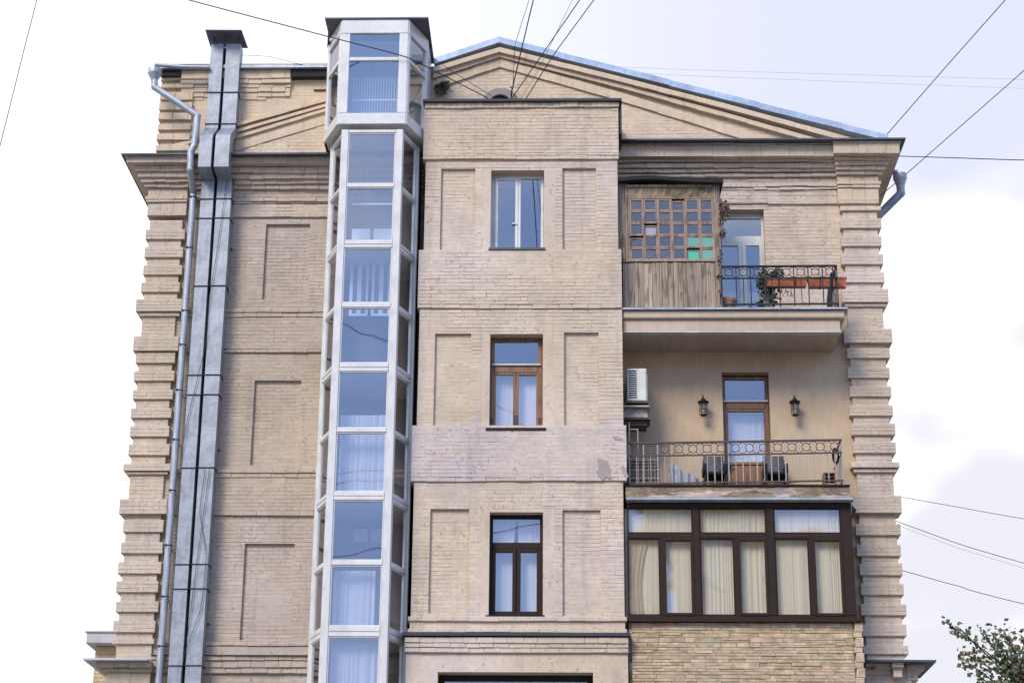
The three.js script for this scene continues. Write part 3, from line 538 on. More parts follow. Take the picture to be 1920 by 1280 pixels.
{ // white two-light window, top of the bay
  const w = sub('window', house, 'white two-light window with dark rooms behind'), zf = 0.95, o = bayWin[0], r = { x0: P(926, 400, zf).x, x1: P(1019, 400, zf).x, y0: o.y0 + 0.01, y1: P(970, 332, zf).y };
  new G().box(o.x0, r.x0, o.y0, o.y1, zf - 0.02, zf + 0.015).box(r.x1, o.x1, o.y0, o.y1, zf - 0.02, zf + 0.015).box(r.x0, r.x1, r.y1, o.y1, zf - 0.02, zf + 0.015).build('render_strip', M.white, w);
  frameRect(r, 0.05, zf - 0.03, zf + 0.03, M.white, w);
  const xm = P(972, 400, zf).x;
  new G().cbox(xm - 0.025, xm + 0.045, r.y0 + 0.05, r.y1 - 0.05, zf - 0.03, zf + 0.034, 0.006).build('mullion', M.white, w);
  sashWin(w, { x0: r.x0 + 0.028, x1: xm - 0.005, y0: r.y0 + 0.03, y1: r.y1 - 0.03 }, 0.055, zf, M.white, M.glass);
  pane(0, { x0: xm + 0.04, x1: r.x1 - 0.045, y0: r.y0 + 0.045, y1: r.y1 - 0.045 }, zf + 0.01, M.glass, w);
  new G().box(xm - 0.12, xm - 0.03, r.y0 + 0.6, r.y0 + 0.625, zf + 0.05, zf + 0.075).build('handle', M.white, w);
  new G().box(o.x0 - 0.03, o.x1 + 0.03, o.y0 - 0.03, o.y0 + 0.008, zf - 0.05, 1.29).build('sill', M.tealFlash, w);
}
{ // oak-framed window, middle of the bay
  const w = sub('window', house, 'oak framed window with a weathered foot'), zf = 0.97, o = bayWin[1], r = { x0: P(921, 720, zf).x, x1: P(1014.5, 720, zf).x, y0: o.y0 + 0.012, y1: P(970, 637, zf).y };
  new G().box(o.x0, r.x0, o.y0, o.y1, zf - 0.02, zf + 0.03).box(r.x1, o.x1, o.y0, o.y1, zf - 0.02, zf + 0.03).box(r.x0, r.x1, r.y1, o.y1, zf - 0.02, zf + 0.03).build('frame_lining', M.oak, w);
  frameRect(r, 0.06, zf - 0.03, zf + 0.04, M.oak, w);
  const yt1 = P(970, 683, zf).y, yt0 = P(970, 700, zf).y, xm = P(967.5, 740, zf).x;
  new G().cbox(r.x0 + 0.06, r.x1 - 0.06, yt0, yt1, zf - 0.03, zf + 0.05, 0.01).build('transom', M.oak, w);
  new G().box(r.x0 + 0.01, r.x1 - 0.01, yt1 - 0.045, yt1 - 0.012, zf + 0.05, zf + 0.085).build('drip_strip', M.lime, w);
  pane(0, { x0: r.x0 + 0.05, x1: r.x1 - 0.05, y0: yt1 - 0.01, y1: r.y1 - 0.05 }, zf + 0.01, M.glass, w);
  for (const [a, b] of [[r.x0 + 0.04, xm - 0.004], [xm + 0.004, r.x1 - 0.04]]) sashWin(w, { x0: a, x1: b, y0: r.y0 + 0.03, y1: yt0 + 0.005 }, 0.05, zf - 0.01, M.oak, M.glass);
  new G().cbox(xm - 0.045, xm + 0.045, r.y0 + 0.03, r.y0 + 0.33, zf, zf + 0.052, 0.01).box(r.x0 - 0.004, r.x0 + 0.045, r.y0, r.y0 + 0.28, zf, zf + 0.046).box(r.x1 - 0.045, r.x1 + 0.004, r.y0, r.y0 + 0.28, zf, zf + 0.046).build('weathered_foot', M.oakWorn, w, { label: 'grey weathered foot of the oak frame' });
  new G().box(o.x0 - 0.06, o.x1 + 0.06, o.y0 - 0.04, o.y0 + 0.01, zf - 0.05, 1.30).build('sill', M.brown, w);
  curtain(r.x0, r.x1, r.y0, yt0, zf - 0.16, M.sheer, w, { seed: 4 });
}
{ // dark brown window, foot of the bay
  const w = sub('window', house, 'dark brown window with white net curtains'), zf = 1.0, o = bayWin[2], r = { x0: P(918, 1060, zf).x, x1: P(1018, 1060, zf).x, y0: o.y0 + 0.012, y1: P(970, 968, zf).y };
  new G().box(o.x0, o.x1, r.y1, o.y1, zf - 0.02, zf + 0.02).build('frame_lining', M.brown, w);
  frameRect(r, 0.055, zf - 0.03, zf + 0.04, M.brown, w);
  const yt1 = P(970, 1018, zf).y, yt0 = P(970, 1030, zf).y, xm = P(968.5, 1080, zf).x;
  new G().cbox(r.x0 + 0.055, r.x1 - 0.055, yt0, yt1, zf - 0.03, zf + 0.045, 0.008).build('transom', M.brown, w);
  pane(0, { x0: r.x0 + 0.05, x1: r.x1 - 0.05, y0: yt1 - 0.01, y1: r.y1 - 0.05 }, zf + 0.01, M.glass, w);
  for (const [a, b] of [[r.x0 + 0.04, xm - 0.003], [xm + 0.003, r.x1 - 0.04]]) sashWin(w, { x0: a, x1: b, y0: r.y0 + 0.045, y1: yt0 + 0.005 }, 0.072, zf - 0.005, M.brown, M.glass);
  new G().box(xm - 0.03, xm - 0.01, r.y0 + 0.1, yt0 - 0.02, zf + 0.045, zf + 0.052).build('rebate_strip', M.tar, w);
  new G().box(o.x0 - 0.05, o.x1 + 0.03, o.y0 - 0.035, o.y0 + 0.01, zf - 0.05, 1.29).build('sill', M.tar, w);
  curtain(r.x0, xm - 0.02, r.y0, r.y1, zf - 0.18, M.sheer, w, { seed: 9, gather: -0.12 }); curtain(xm + 0.02, r.x1, r.y0, r.y1, zf - 0.18, M.sheer, w, { seed: 11, gather: 0.1 });
}
{ // white balcony door, upper balcony
  const w = sub('balcony_door', house, 'white balcony door with a fanlight'), zf = -0.22, o = doorUp, r = { x0: o.x0, x1: P(1434, 480, zf).x, y0: o.y0, y1: P(1400, 407, zf).y };
  new G().box(r.x1, o.x1, o.y0, o.y1, zf - 0.02, zf + 0.015).box(r.x0, r.x1, r.y1, o.y1, zf - 0.02, zf + 0.015).build('render_strip', M.white, w);
  frameRect(r, 0.05, zf - 0.03, zf + 0.04, M.white, w);
  const yt1 = P(1400, 444, zf).y, yt0 = P(1400, 456, zf).y, xm = P(1392, 500, zf).x;
  new G().cbox(r.x0 + 0.05, r.x1 - 0.05, yt0, yt1, zf - 0.03, zf + 0.045, 0.008).build('transom', M.white, w);
  pane(0, { x0: r.x0 + 0.04, x1: r.x1 - 0.04, y0: yt1 - 0.005, y1: r.y1 - 0.04 }, zf + 0.01, M.glass, w);
  for (const [a, b] of [[r.x0 + 0.03, xm], [xm + 0.002, r.x1 - 0.03]]) sashWin(w, { x0: a, x1: b, y0: r.y0 + 0.03, y1: yt0 + 0.005 }, 0.075, zf, M.white, M.glass);
}
{ // oak balcony door, middle balcony
  const w = sub('balcony_door', house, 'oak balcony door with a low panel'), zf = -0.2, o = doorMid, r = { x0: o.x0 + 0.01, x1: o.x1 - 0.01, y0: o.y0, y1: P(1400, 708, zf).y };
  new G().box(o.x0, o.x1, r.y1, o.y1, zf - 0.02, zf + 0.02).build('frame_lining', M.oakWorn, w);
  frameRect(r, 0.06, zf - 0.03, zf + 0.04, M.oak, w);
  const yt1 = P(1400, 751, zf).y, yt0 = P(1400, 768, zf).y, yp = P(1400, 872, zf).y;
  new G().cbox(r.x0 + 0.06, r.x1 - 0.06, yt0, yt1, zf - 0.03, zf + 0.05, 0.01).build('transom', M.oak, w);
  new G().box(r.x0 + 0.01, r.x1 - 0.01, yt1 - 0.05, yt1 - 0.015, zf + 0.05, zf + 0.085).build('drip_strip', M.lime, w);
  pane(0, { x0: r.x0 + 0.05, x1: r.x1 - 0.05, y0: yt1 - 0.01, y1: r.y1 - 0.05 }, zf + 0.01, M.glass, w);
  sashWin(w, { x0: r.x0 + 0.045, x1: r.x1 - 0.045, y0: yp, y1: yt0 + 0.005 }, 0.055, zf - 0.01, M.oak, M.glass);
  new G().box(r.x0 + 0.06, r.x1 - 0.06, r.y0 + 0.05, yp - 0.003, zf - 0.02, zf + 0.015).cbox(r.x0 + 0.16, r.x1 - 0.16, r.y0 + 0.16, yp - 0.1, zf + 0.0, zf + 0.035, 0.02).build('door_panel', M.oak, w);
  new G().box(r.x0 + 0.08, r.x0 + 0.11, yp - 0.12, yp + 0.02, zf + 0.04, zf + 0.07).box(r.x0 + 0.08, r.x0 + 0.2, yp - 0.04, yp - 0.02, zf + 0.07, zf + 0.09).build('handle', M.iron, w);
  curtain(r.x0, r.x1, yp, yt0, zf - 0.2, M.sheer, w, { seed: 14 });
}

// --- balcony slabs (parts of the house)
const zSlab = 1.20, xSlab0 = xBayR + 0.02, xSlabR = P(1591, 578, 1.22).x, xSlabRl = P(1601, 908, 1.22).x;
{
  const b = sub('balcony', house, 'upper balcony slab with moulded edge'), y = ySlabU, xe = P(1577, 610, 1.15).x;
  new G().box(xSlab0 - 0.04, xSlabR, y - 0.012, y + 0.022, 0.0, 1.23).build('edge_flashing', M.zinc, b);
  const yg = P(1400, 597, 1.14).y, r = rng(91);
  const f = wallG([0.56, 0.45, 0.34]); f.cbox(xSlab0, xSlabR - 0.06, yg, y - 0.014, 0, 1.17, 0.02); f.build('fascia', M.plaster, b);
  const f2 = wallG([0.56, 0.45, 0.34]); f2.cbox(xSlab0, xe, ySlabUb + 0.001, yg - 0.002, 0, 1.10, 0.01); f2.build('fascia', M.plaster, b);
  const lip = new G(); let x = xSlab0; while (x < xe - 0.02) { const e = Math.min(xe + 0.01, x + 0.12 + 0.5 * r()), dy = r() * 0.022; lip.box(x, e, ySlabUb - 0.002 - dy * 0.2, ySlabUb + 0.012 + dy, 0.95, 1.104 + r() * 0.008); x = e; } lip.build('limewashed_lip', M.lime, b);
  new G().box(xSlab0, xe, ySlabUb, ySlabUb + 0.03, 0.005, 0.95).build('soffit', M.soffit, b);
}
{
  const b = sub('balcony', house, 'middle balcony slab with crumbling edge'), y = ySlabL;
  new G().box(xSlab0 - 0.02, xSlabRl - 0.06, y - 0.03, y, 0.006, 1.20).build('edge_flashing', M.brown, b);
  new G().cbox(xSlab0, xSlabRl - 0.07, ySlabLb, y - 0.032, 0.006, 1.17, 0.012).build('fascia', M.rubble, b);
}

// --- sort out the bricks: the largest in view become parts, the rest one mass
{
  bricks.forEach(b => { b.a = (b.x1 - b.x0) * (b.y1 - b.y0) * (1 + 0.03 * b.z) * (b.y0 < P(960, 1280, 1).y ? 0 : 1) - b.y0 * 1e-5; });
  for (const b of bricks) { // the lilac coat runs unevenly over its neighbours
    const up = b.y0 - S[1].bot, dn = P(975, 902, 1.28).y - b.y1, nz = fbm(b.x0 * 2.2, b.y0 * 3, 606, 3);
    if ((Math.abs(b.z - 1.22) < 0.001 && up < 0.02 + 0.5 * Math.max(0, nz - 0.42) + 0.14 * sstep(0.9, 1.25, b.x1)) || (Math.abs(b.z - 1.24) < 0.001 && dn < 0.25 * Math.max(0, nz - 0.5))) b.col = PAINT.lilac.map(c => c * (0.95 + 0.1 * hash(b.seed, 1, 2)));
    else if (Math.abs(b.z - 1.28) < 0.001 && nz > 0.62) b.col = PAINT.bay.map((c, i) => (c + PAINT.lilac[i]) / 2);
  }
  bricks.sort((p, q) => q.a - p.a);
  const rest = new G([1, 1, 1]);
  bricks.forEach((b, k) => { const r = rng(b.seed), g = k < 300 ? new G(b.col) : rest; g.col = b.col; g.brick(b.x0, b.x1, b.y0, b.y1, b.z, b.h, b.g, b.ch, r); if (k < 300) g.build('brick', M.paint, house); });
  rest.build('brick_courses', M.paint, house, { kind: 'stuff' });
  console.log('bricks', bricks.length);
}

// ================================================================ GLAZED BAY TOWER
{
  const t = thing('glazed_tower', 'tall white framed glazed bay tower with faceted sides between left wall and middle bay', 'bay tower');
  const zf = 1.75, zb = 0.98;
  const c = { fl: P(631, 640, zf).x, fr: P(737, 640, zf).x }; c.bl = P(608, 640, zb).x; c.br = P(772, 640, zb).x;
  const yCap = P(700, 244, zf).y, yBot = 0;
  // a facet: origin at its left end, runs along dir
  const facet = (x0, z0, x1, z1) => { const d = Math.hypot(x1 - x0, z1 - z0), a = Math.atan2(-(z1 - z0), x1 - x0), m = new THREE.Matrix4().makeRotationY(a); m.setPosition(x0, 0, z0); return { d, m }; };
  const faces = [facet(c.bl, zb, c.fl, zf), facet(c.fl, zf, c.fr, zf), facet(c.fr, zf, c.br, zb)];
  const rows = [[250, 345], [352, 452], [465, 568], [577, 681], [697, 803], [811, 922], [938, 1051], [1060, 1174], [1194, 1315], [1325, 1450]].map(([a, b]) => [P(690, a, zf).y, P(690, b, zf).y]);
  const L = (f, x0, x1, y0, y1, z0, z1, mat, name, ch = 0.01) => { const g = new G(); g.m = f.m; g.cbox(x0, x1, y0, y1, z0, z1, ch); return g.build(name, mat, t); };
  // corner posts
  for (const [x, z, nm] of [[c.fl, zf], [c.fr, zf], [c.bl, zb], [c.br, zb]]) {
    const sh = new THREE.Shape(), w = z === zf ? 0.085 : 0.055; sh.moveTo(-w, -w * 0.7); sh.lineTo(w, -w * 0.7); sh.lineTo(w * 0.75, w * 0.45); sh.lineTo(-w * 0.75, w * 0.45); sh.closePath();
    const e = new THREE.ExtrudeGeometry(sh, { depth: yCap - yBot, bevelEnabled: false }); e.rotateX(-Math.PI / 2); e.scale(1, 1, -1); const ix = e.index; e.translate(x, yBot, z);
    const gg = new G(); const ng = e.toNonIndexed(); const pa = ng.attributes.position.array; for (let k = 0; k < pa.length; k += 9) { for (let q = 0; q < 3; q++) { const tmp = pa[k + 3 + q]; pa[k + 3 + q] = pa[k + 6 + q]; pa[k + 6 + q] = tmp; } } ng.computeVertexNormals(); gg.geo(ng); gg.build('corner_post', M.white, t);
  }
  faces.forEach((f, fi) => {
    const i0 = 0.07, i1 = f.d - 0.07;
    for (let k = 0; k < rows.length; k++) {
      const [y1, y0] = rows[k];
      const yNext = k ? rows[k - 1][1] : yCap;
      // rail above the pane, with its two glazing beads
      L(f, i0, i1, y1, yNext, -0.05, 0.035, M.white, 'rail');
      if (yNext - y1 > 0.1) L(f, i0 + 0.01, i1 - 0.01, (y1 + yNext) / 2 - 0.004, (y1 + yNext) / 2 + 0.004, 0.03, 0.042, M.greyPanel, 'rail_joint', 0.001);
      const sr = { x0: i0, x1: i1, y0, y1 }, b = 0.022;
      const bead = new G(); bead.m = f.m; bead.cbox(i0, i0 + b, y0, y1, -0.03, 0.018, 0.006).cbox(i1 - b, i1, y0, y1, -0.03, 0.018, 0.006).cbox(i0 + b, i1 - b, y0, y0 + b, -0.03, 0.017, 0.006).cbox(i0 + b, i1 - b, y1 - b, y1, -0.03, 0.017, 0.006); bead.build('glazing_bead', M.white, t);
      const pg = new G(); pg.m = f.m; { const p = tw(), q = tw(); pg.face([[i0 + b * 0.5, y0 + b * 0.5, -0.006 - p - q], [i1 - b * 0.5, y0 + b * 0.5, -0.006 + p - q], [i1 - b * 0.5, y1 - b * 0.5, -0.006 + p + q], [i0 + b * 0.5, y1 - b * 0.5, -0.006 - p + q]]); } pg.build('pane', M.bayGlass, t);
    }
  });
  // closed sides back to the house wall, floors, curtains and blinds inside
  new G().box(c.bl - 0.03, c.bl + 0.03, 0, yCap, 0.02, zb - 0.04).build('side_panel', M.greyPanel, t);
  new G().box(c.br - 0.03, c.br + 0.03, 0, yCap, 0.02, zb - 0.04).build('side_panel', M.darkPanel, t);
  const back = new G(); back.box(c.bl + 0.05, c.br - 0.05, 0, yCap, 0.03, 0.06); back.build('back_wall', M.room, t);
  for (const k of [2, 4, 6, 8]) { const y = (rows[k][0] + rows[k - 1][1]) / 2; const g = new G(); g.face([[c.bl + 0.05, y, 0.1], [c.br - 0.05, y, 0.1], [c.br - 0.1, y, zb], [c.fr - 0.06, y, zf - 0.12], [c.fl + 0.06, y, zf - 0.12], [c.bl + 0.1, y, zb]].reverse()); g.face([[c.bl + 0.05, y - 0.05, 0.1], [c.br - 0.05, y - 0.05, 0.1], [c.br - 0.1, y - 0.05, zb], [c.fr - 0.06, y - 0.05, zf - 0.12], [c.fl + 0.06, y - 0.05, zf - 0.12], [c.bl + 0.1, y - 0.05, zb]]); g.build('floor_plate', M.roomPale, t); }
  const xi0 = c.fl + 0.09, xi1 = c.fr - 0.09;
  // wardrobe-like pale panels on the second storey of the tower
  for (const [x0, x1] of [[0.1, 0.44], [0.5, 0.86]]) { const w = c.fr - c.fl, g = new G(); g.box(c.fl + w * x0, c.fl + w * x1, rows[2][1] + 0.05, rows[1][0] - 0.5, 0.9, 0.95); g.build('locker_door', M.blind, t); for (let q = 0; q < 2; q++) new G().box(c.fl + w * x0 + 0.06 + q * 0.17, c.fl + w * x0 + 0.14 + q * 0.17, rows[2][1] + 0.1, rows[2][0] - 0.02, 0.951, 0.956).build('locker_slot', M.cushion, t); }
  new G().box(xi0 + 0.04, xi1 - 0.02, rows[0][1] + 0.16, rows[0][1] + 0.19, 1.3, 1.33).box(xi0 + 0.04, xi1 - 0.02, rows[1][0] - 0.16, rows[1][0] - 0.13, 1.3, 1.33).build('curtain_rod', M.blind, t);
  curtain(xi0, xi1, rows[5][1] + 0.02, rows[4][1] + 0.35, zf - 0.32, M.sheer, t, { seed: 21, wave: 0.10, amp: 0.018 });
  curtain(xi0, xi1 - 0.12, rows[7][1] + 0.02, rows[7][0] - 0.03, zf - 0.28, M.sheer, t, { seed: 23, wave: 0.16, amp: 0.016 });
  curtain(xi0, xi1, rows[9][1], rows[8][0] - 0.05, zf - 0.25, M.sheer, t, { seed: 25, wave: 0.14, amp: 0.016 });
  for (const [a, b] of [[0.2, 0.5], [0.58, 0.97]]) new G().box(mix(xi0, xi1, a), mix(xi0, xi1, b), rows[6][0] - 0.36, rows[6][0] - 0.12, 0.12, 0.15).build('ceiling_lamp_box', M.roomPale, t);
  // the wider lantern on top
  const kf = 1.83, kb = 1.0, k = { fl: P(637, 150, kf).x, fr: P(763, 150, kf).x, bl: P(613, 160, kb).x, br: P(800, 160, kb).x };
  const yT = P(700, 37, kf).y, y0 = P(700, 233, kf).y;
  const sof = new G(); sof.face([[k.bl, y0, kb], [k.br, y0, kb], [k.fr, y0, kf], [k.fl, y0, kf]]).face([[k.bl, y0, 0.05], [k.br, y0, 0.05], [k.br, y0, kb], [k.bl, y0, kb]]); sof.build('lantern_soffit', M.white, t);
  const kfac = [facet(k.bl, kb, k.fl, kf), facet(k.fl, kf, k.fr, kf), facet(k.fr, kf, k.br, kb)], yr = [[63, 107], [114, 212]].map(([a, b]) => [P(700, a, kf).y, P(700, b, kf).y]);
  kfac.forEach((f, fi) => {
    const i0 = fi === 1 ? 0.17 : 0.10, i1 = f.d - i0, e0 = 0.0, e1 = f.d;
    L(f, e0, e1, yr[0][0], yT, -0.06, 0.02, M.white, 'lantern_fascia'); L(f, e0, e1, y0 + 0.001, yr[1][1], -0.06, 0.02, M.white, 'lantern_apron');
    L(f, e0, i0, yr[1][1] + 0.001, yr[0][0] - 0.001, -0.06, 0.018, M.white, 'lantern_stile'); L(f, i1, e1, yr[1][1] + 0.001, yr[0][0] - 0.001, -0.06, 0.018, M.white, 'lantern_stile');
    L(f, i0, i1, yr[1][0], yr[0][1], -0.05, 0.014, M.white, 'rail');
    for (const [a, b] of yr) { const pg = new G(); pg.m = f.m; pg.face([[i0, b, -0.02], [i1, b, -0.02], [i1, a, -0.02], [i0, a, -0.02]]); pg.build('pane', M.bayGlass, t); }
  });
  // vertical slats of a blind behind the lantern's lower light
  for (let q = 0; q < 17; q++) { const x = mix(k.fl + 0.2, k.fr - 0.2, (q + 0.5) / 17); new G().box(x - 0.006, x + 0.006, yr[1][1] + 0.04, yr[1][0] - 0.16, kf - 0.42, kf - 0.405).build('blind_slat', M.blind, t); }
  new G().box(k.fl + 0.2, k.fr - 0.2, mix(yr[1][1], yr[1][0], 0.43), mix(yr[1][1], yr[1][0], 0.46), kf - 0.44, kf - 0.425).build('blind_rail', M.blind, t);
  new G().box(k.bl - 0.01, k.bl + 0.04, y0, yT, 0.07, kb).build('side_panel', M.white, t); new G().box(k.br - 0.04, k.br + 0.01, y0, yT, 0.07, kb).build('side_panel', M.white, t);
  for (const z of [0.35, 0.68]) new G().box(k.br - 0.005, k.br + 0.016, y0 + 0.3, yT - 0.25, z - 0.012, z + 0.012).build('panel_joint', M.greyPanel, t);
  const rl = P(609, 34, kf + 0.03).x, rr = P(803, 34, kf + 0.03).x;
  const roof = new G(); const A = [rl, yT + 0.02, kf + 0.04], B = [rr, yT + 0.02, kf + 0.04], Cq = [rr, yT + 0.02, 0.0], D = [rl, yT + 0.02, 0.0]; roof.box(rl, rr, yT + 0.003, yT + 0.03, 0.0, kf + 0.05); roof.face([[rl, yT + 0.03, kf + 0.05], [rr, yT + 0.03, kf + 0.05], [(rl + rr) / 2, yT + 0.35, 0.9]]).face([[rr, yT + 0.03, kf + 0.05], [rr, yT + 0.03, 0], [(rl + rr) / 2, yT + 0.35, 0.9]]).face([[rl, yT + 0.03, 0], [rl, yT + 0.03, kf + 0.05], [(rl + rr) / 2, yT + 0.35, 0.9]]); roof.build('roof_sheet', M.hood, t);
  new G().box(k.bl, k.br, y0, yT, 0.06, 0.10).build('back_wall', M.roomPale, t); new G().box(k.bl + 0.05, k.br - 0.05, yT - 0.02, yT, 0.1, kb).build('ceiling_panel', M.roomPale, t);
  // torn corner flaps
  const fl = new G(); fl.face([[k.bl - 0.02, yT - 0.22, kb + 0.1], [k.bl + 0.1, yT, kb + 0.45], [rl + 0.02, yT, kb + 0.5], [rl + 0.02, yT - 0.1, kb + 0.1]]); fl.build('flap', M.hood, t);
}

// ================================================================ VENTILATION DUCT
{
  const t = thing('ventilation_duct', 'pair of galvanised rectangular ducts rising up the left wall to a hood', 'air duct');
  // centre line, from survey: [v, zFront]
  const run = (uL, uR, name) => {
    const lo = { xl: P(uL[0], 475, 0.36).x, xr: P(uR[0], 475, 0.36).x }, hi = lo;
    const D = 0.3, yTop = P(420, 82, 0.36).y, ya = P(412, 235, 0.36).y, yc = P(404, 258, 0.84).y, yd = P(400, 312, 0.84).y, yb = P(400, 339, 0.36).y;
    const pts = [[0, lo, 0.36]], n = 7, arc = (y0, z0, y1, z1) => { for (let k = 0; k <= n; k++) { const s = k / n; pts.push([mix(y0, y1, s), lo, mix(z0, z1, s * s * (3 - 2 * s))]); } };
    arc(yb, 0.36, yd, 0.84); arc(yc, 0.84, ya, 0.36); pts.push([yTop, lo, 0.36]);
    const g = new G(); for (let k = 0; k < pts.length - 1; k++) { const [y0, a, z0] = pts[k], [y1, b, z1] = pts[k + 1];
      g.face([[a.xl, y0, z0], [a.xr, y0, z0], [b.xr, y1, z1], [b.xl, y1, z1]]).face([[a.xr, y0, z0], [a.xr, y0, z0 - D], [b.xr, y1, z1 - D], [b.xr, y1, z1]]).face([[a.xl, y0, z0 - D], [a.xl, y0, z0], [b.xl, y1, z1], [b.xl, y1, z1 - D]]).face([[a.xr, y0, z0 - D], [a.xl, y0, z0 - D], [b.xl, y1, z1 - D], [b.xr, y1, z1 - D]]); }
    g.face([[hi.xl, yTop, 0.36], [hi.xr, yTop, 0.36], [hi.xr, yTop, 0.06], [hi.xl, yTop, 0.06]]);
    g.build('duct', M.galv, t);
    const fl = (y, a, z) => { const f = new G(); f.box(a.xl - 0.018, a.xr + 0.018, y - 0.008, y + 0.008, z - D - 0.02, z + 0.02); f.build('flange', M.galvDark, t); };
    for (const v of [338, 373, 409, 536, 703, 740, 877, 1058, 1104, 1248]) fl(P(390, v, 0.36).y + (name ? 0.006 : 0), lo, 0.36);
    for (const v of [173, 232]) fl(P(415, v, 0.36).y, hi, 0.36);
    return { lo, hi, yTop };
  };
  const a = run([368.5], [392.5], 0), b = run([398.5], [426], 1);
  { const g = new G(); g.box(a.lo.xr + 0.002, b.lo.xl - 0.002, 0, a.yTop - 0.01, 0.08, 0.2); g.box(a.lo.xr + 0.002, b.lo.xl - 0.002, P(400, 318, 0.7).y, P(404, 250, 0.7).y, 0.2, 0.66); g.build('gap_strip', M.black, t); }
  // hood on stays
  const yH = P(420, 55, 0.72).y, xc = (a.hi.xl + b.hi.xr) / 2, hood = new G(), hw = 0.37;
  const cz = 0.36, z0 = 0.0, z1 = 0.72, ap = [xc, yH + 0.14, cz], q = [[xc - hw, yH, z1], [xc + hw, yH - 0.01, z1], [xc + hw + 0.02, yH - 0.03, z0], [xc - hw - 0.02, yH, z0]];
  hood.face([q[0], q[1], ap]).face([q[1], q[2], ap]).face([q[2], q[3], ap]).face([q[3], q[0], ap]); const ap2 = [xc, yH + 0.11, cz]; const q2 = q.map(p => [p[0], p[1] - 0.012, p[2]]); hood.face([q2[1], q2[0], ap2]).face([q2[2], q2[1], ap2]).face([q2[3], q2[2], ap2]).face([q2[0], q2[3], ap2]); for (let k = 0; k < 4; k++) { const j = (k + 1) % 4; hood.face([q2[k], q2[j], q[j], q[k]]); }
  hood.build('hood', M.hood, t);
  for (const [x, z] of [[a.hi.xl + 0.03, 0.33], [b.hi.xr - 0.03, 0.33], [a.hi.xl + 0.03, 0.1], [b.hi.xr - 0.03, 0.1]]) new G().rod(new THREE.Vector3(x, a.yTop - 0.03, z), new THREE.Vector3(mix(x, xc, 0.15), yH + 0.03, z), 0.012, 6).build('stay', M.galvDark, t);
  const brk = [700, 1000, 1200]; for (const v of [450, 640, 830, 1160]) { const y = P(390, v, 0.5).y; new G().box(a.lo.xl - 0.03, b.lo.xr + 0.03, y - 0.015, y + 0.015, 0.01, 0.055).build('wall_bracket', M.galvDark, t); }
}
// thin cables strapped along the duct
for (const [pts, lab] of [
  [[[434, 300, 0.40], [424, 345, 0.40], [405, 480, 0.40], [392, 560, 0.40], [386, 640, 0.40], [372, 700, 0.40], [350, 790, 0.40], [338, 865, 0.40]], 'slack black cable crossing the upper duct diagonally'],
  [[[384, 880, 0.40], [374, 960, 0.40], [386, 1040, 0.40], [376, 1140, 0.40], [344, 1230, 0.40], [336, 1300, 0.40]], 'slack black cable hanging down the lower duct'],
  [[[392, 880, 0.40], [376, 1000, 0.40], [368, 1058, 0.40], [350, 1200, 0.40]], 'thin grey cable beside the lower duct seams']]) {
  const m = new G().tube(pts.map(p => V3(...p)), 0.006, 5, 40).build('loose_cable', M.wire); Object.assign(m.userData, { label: lab, category: 'cable', group: 'cables along the duct' });
}

// ================================================================ DOWNPIPES
function hopper(parent, c, h, r0, r1) { const g = new THREE.LatheGeometry([[r1, 0], [r1 * 1.05, 0.02], [r0 * 0.92, h * 0.55], [r0, h * 0.58], [r0, h], [r0 * 0.9, h], [r0 * 0.85, h * 0.62], [r1 * 0.9, 0.03]].map(p => new THREE.Vector2(...p)), 20); g.translate(c.x, c.y, c.z); new G().geo(g).build('hopper', M.zinc, parent); }
{
  const t = thing('downpipe', 'grey metal rainwater pipe running down beside the left corner quoins', 'drainpipe');
  const r = 0.068, A = V3(289, 146, 0.62), B = V3(289, 163, 0.62), Cc = V3(370, 217, 0.62), D = V3(364, 272, 0.62), E = V3(357, 285, 0.66), F = V3(356, 318, 0.66), Gq = V3(362, 362, 0.22), Hh = new THREE.Vector3(Gq.x, 0, 0.22);
  hopper(t, { x: A.x, y: A.y - 0.06, z: A.z }, 0.25, 0.145, r);
  const sg = (a, b, n) => new G().rod(a, b, r, 16).build('pipe_section', M.zinc, t);
  sg(A, B); sg(B, Cc); sg(Cc, D); sg(D, E); sg(E, F); sg(F, Gq);
  for (const p of [B, Cc, D, E, F, Gq]) { const s = new THREE.SphereGeometry(r * 1.03, 14, 10); s.translate(p.x, p.y, p.z); new G().geo(s).build('elbow', M.zinc, t); }
  const lens = [362, 460, 560, 652, 737, 830, 925, 1028, 1124, 1217, 1320]; let prev = Gq.y;
  for (let k = 1; k < lens.length; k++) { const y = P(330, lens[k], 0.22).y; const a = new THREE.Vector3(Gq.x, prev, 0.22), b = new THREE.Vector3(Gq.x, k === lens.length - 1 ? 0.15 : y, 0.22); sg(a, b); new G().geo(new THREE.CylinderGeometry(r * 1.07, r * 1.07, 0.02, 16).translate(Gq.x, b.y, 0.22)).build('joint_ring', M.zinc, t); prev = y; }
  for (const v of [375, 470, 588, 652, 737, 830, 925, 1028, 1124, 1217]) { const y = P(330, v, 0.22).y; new G().geo(new THREE.CylinderGeometry(r * 1.09, r * 1.09, 0.022, 16).translate(Gq.x, y + 0.05, 0.22)).box(Gq.x - 0.012, Gq.x + 0.012, y + 0.04, y + 0.06, 0.01, 0.16).box(Gq.x - 0.05, Gq.x - 0.02, y + 0.035, y + 0.065, 0.27, 0.31).build('clamp', M.galvDark, t); }
}
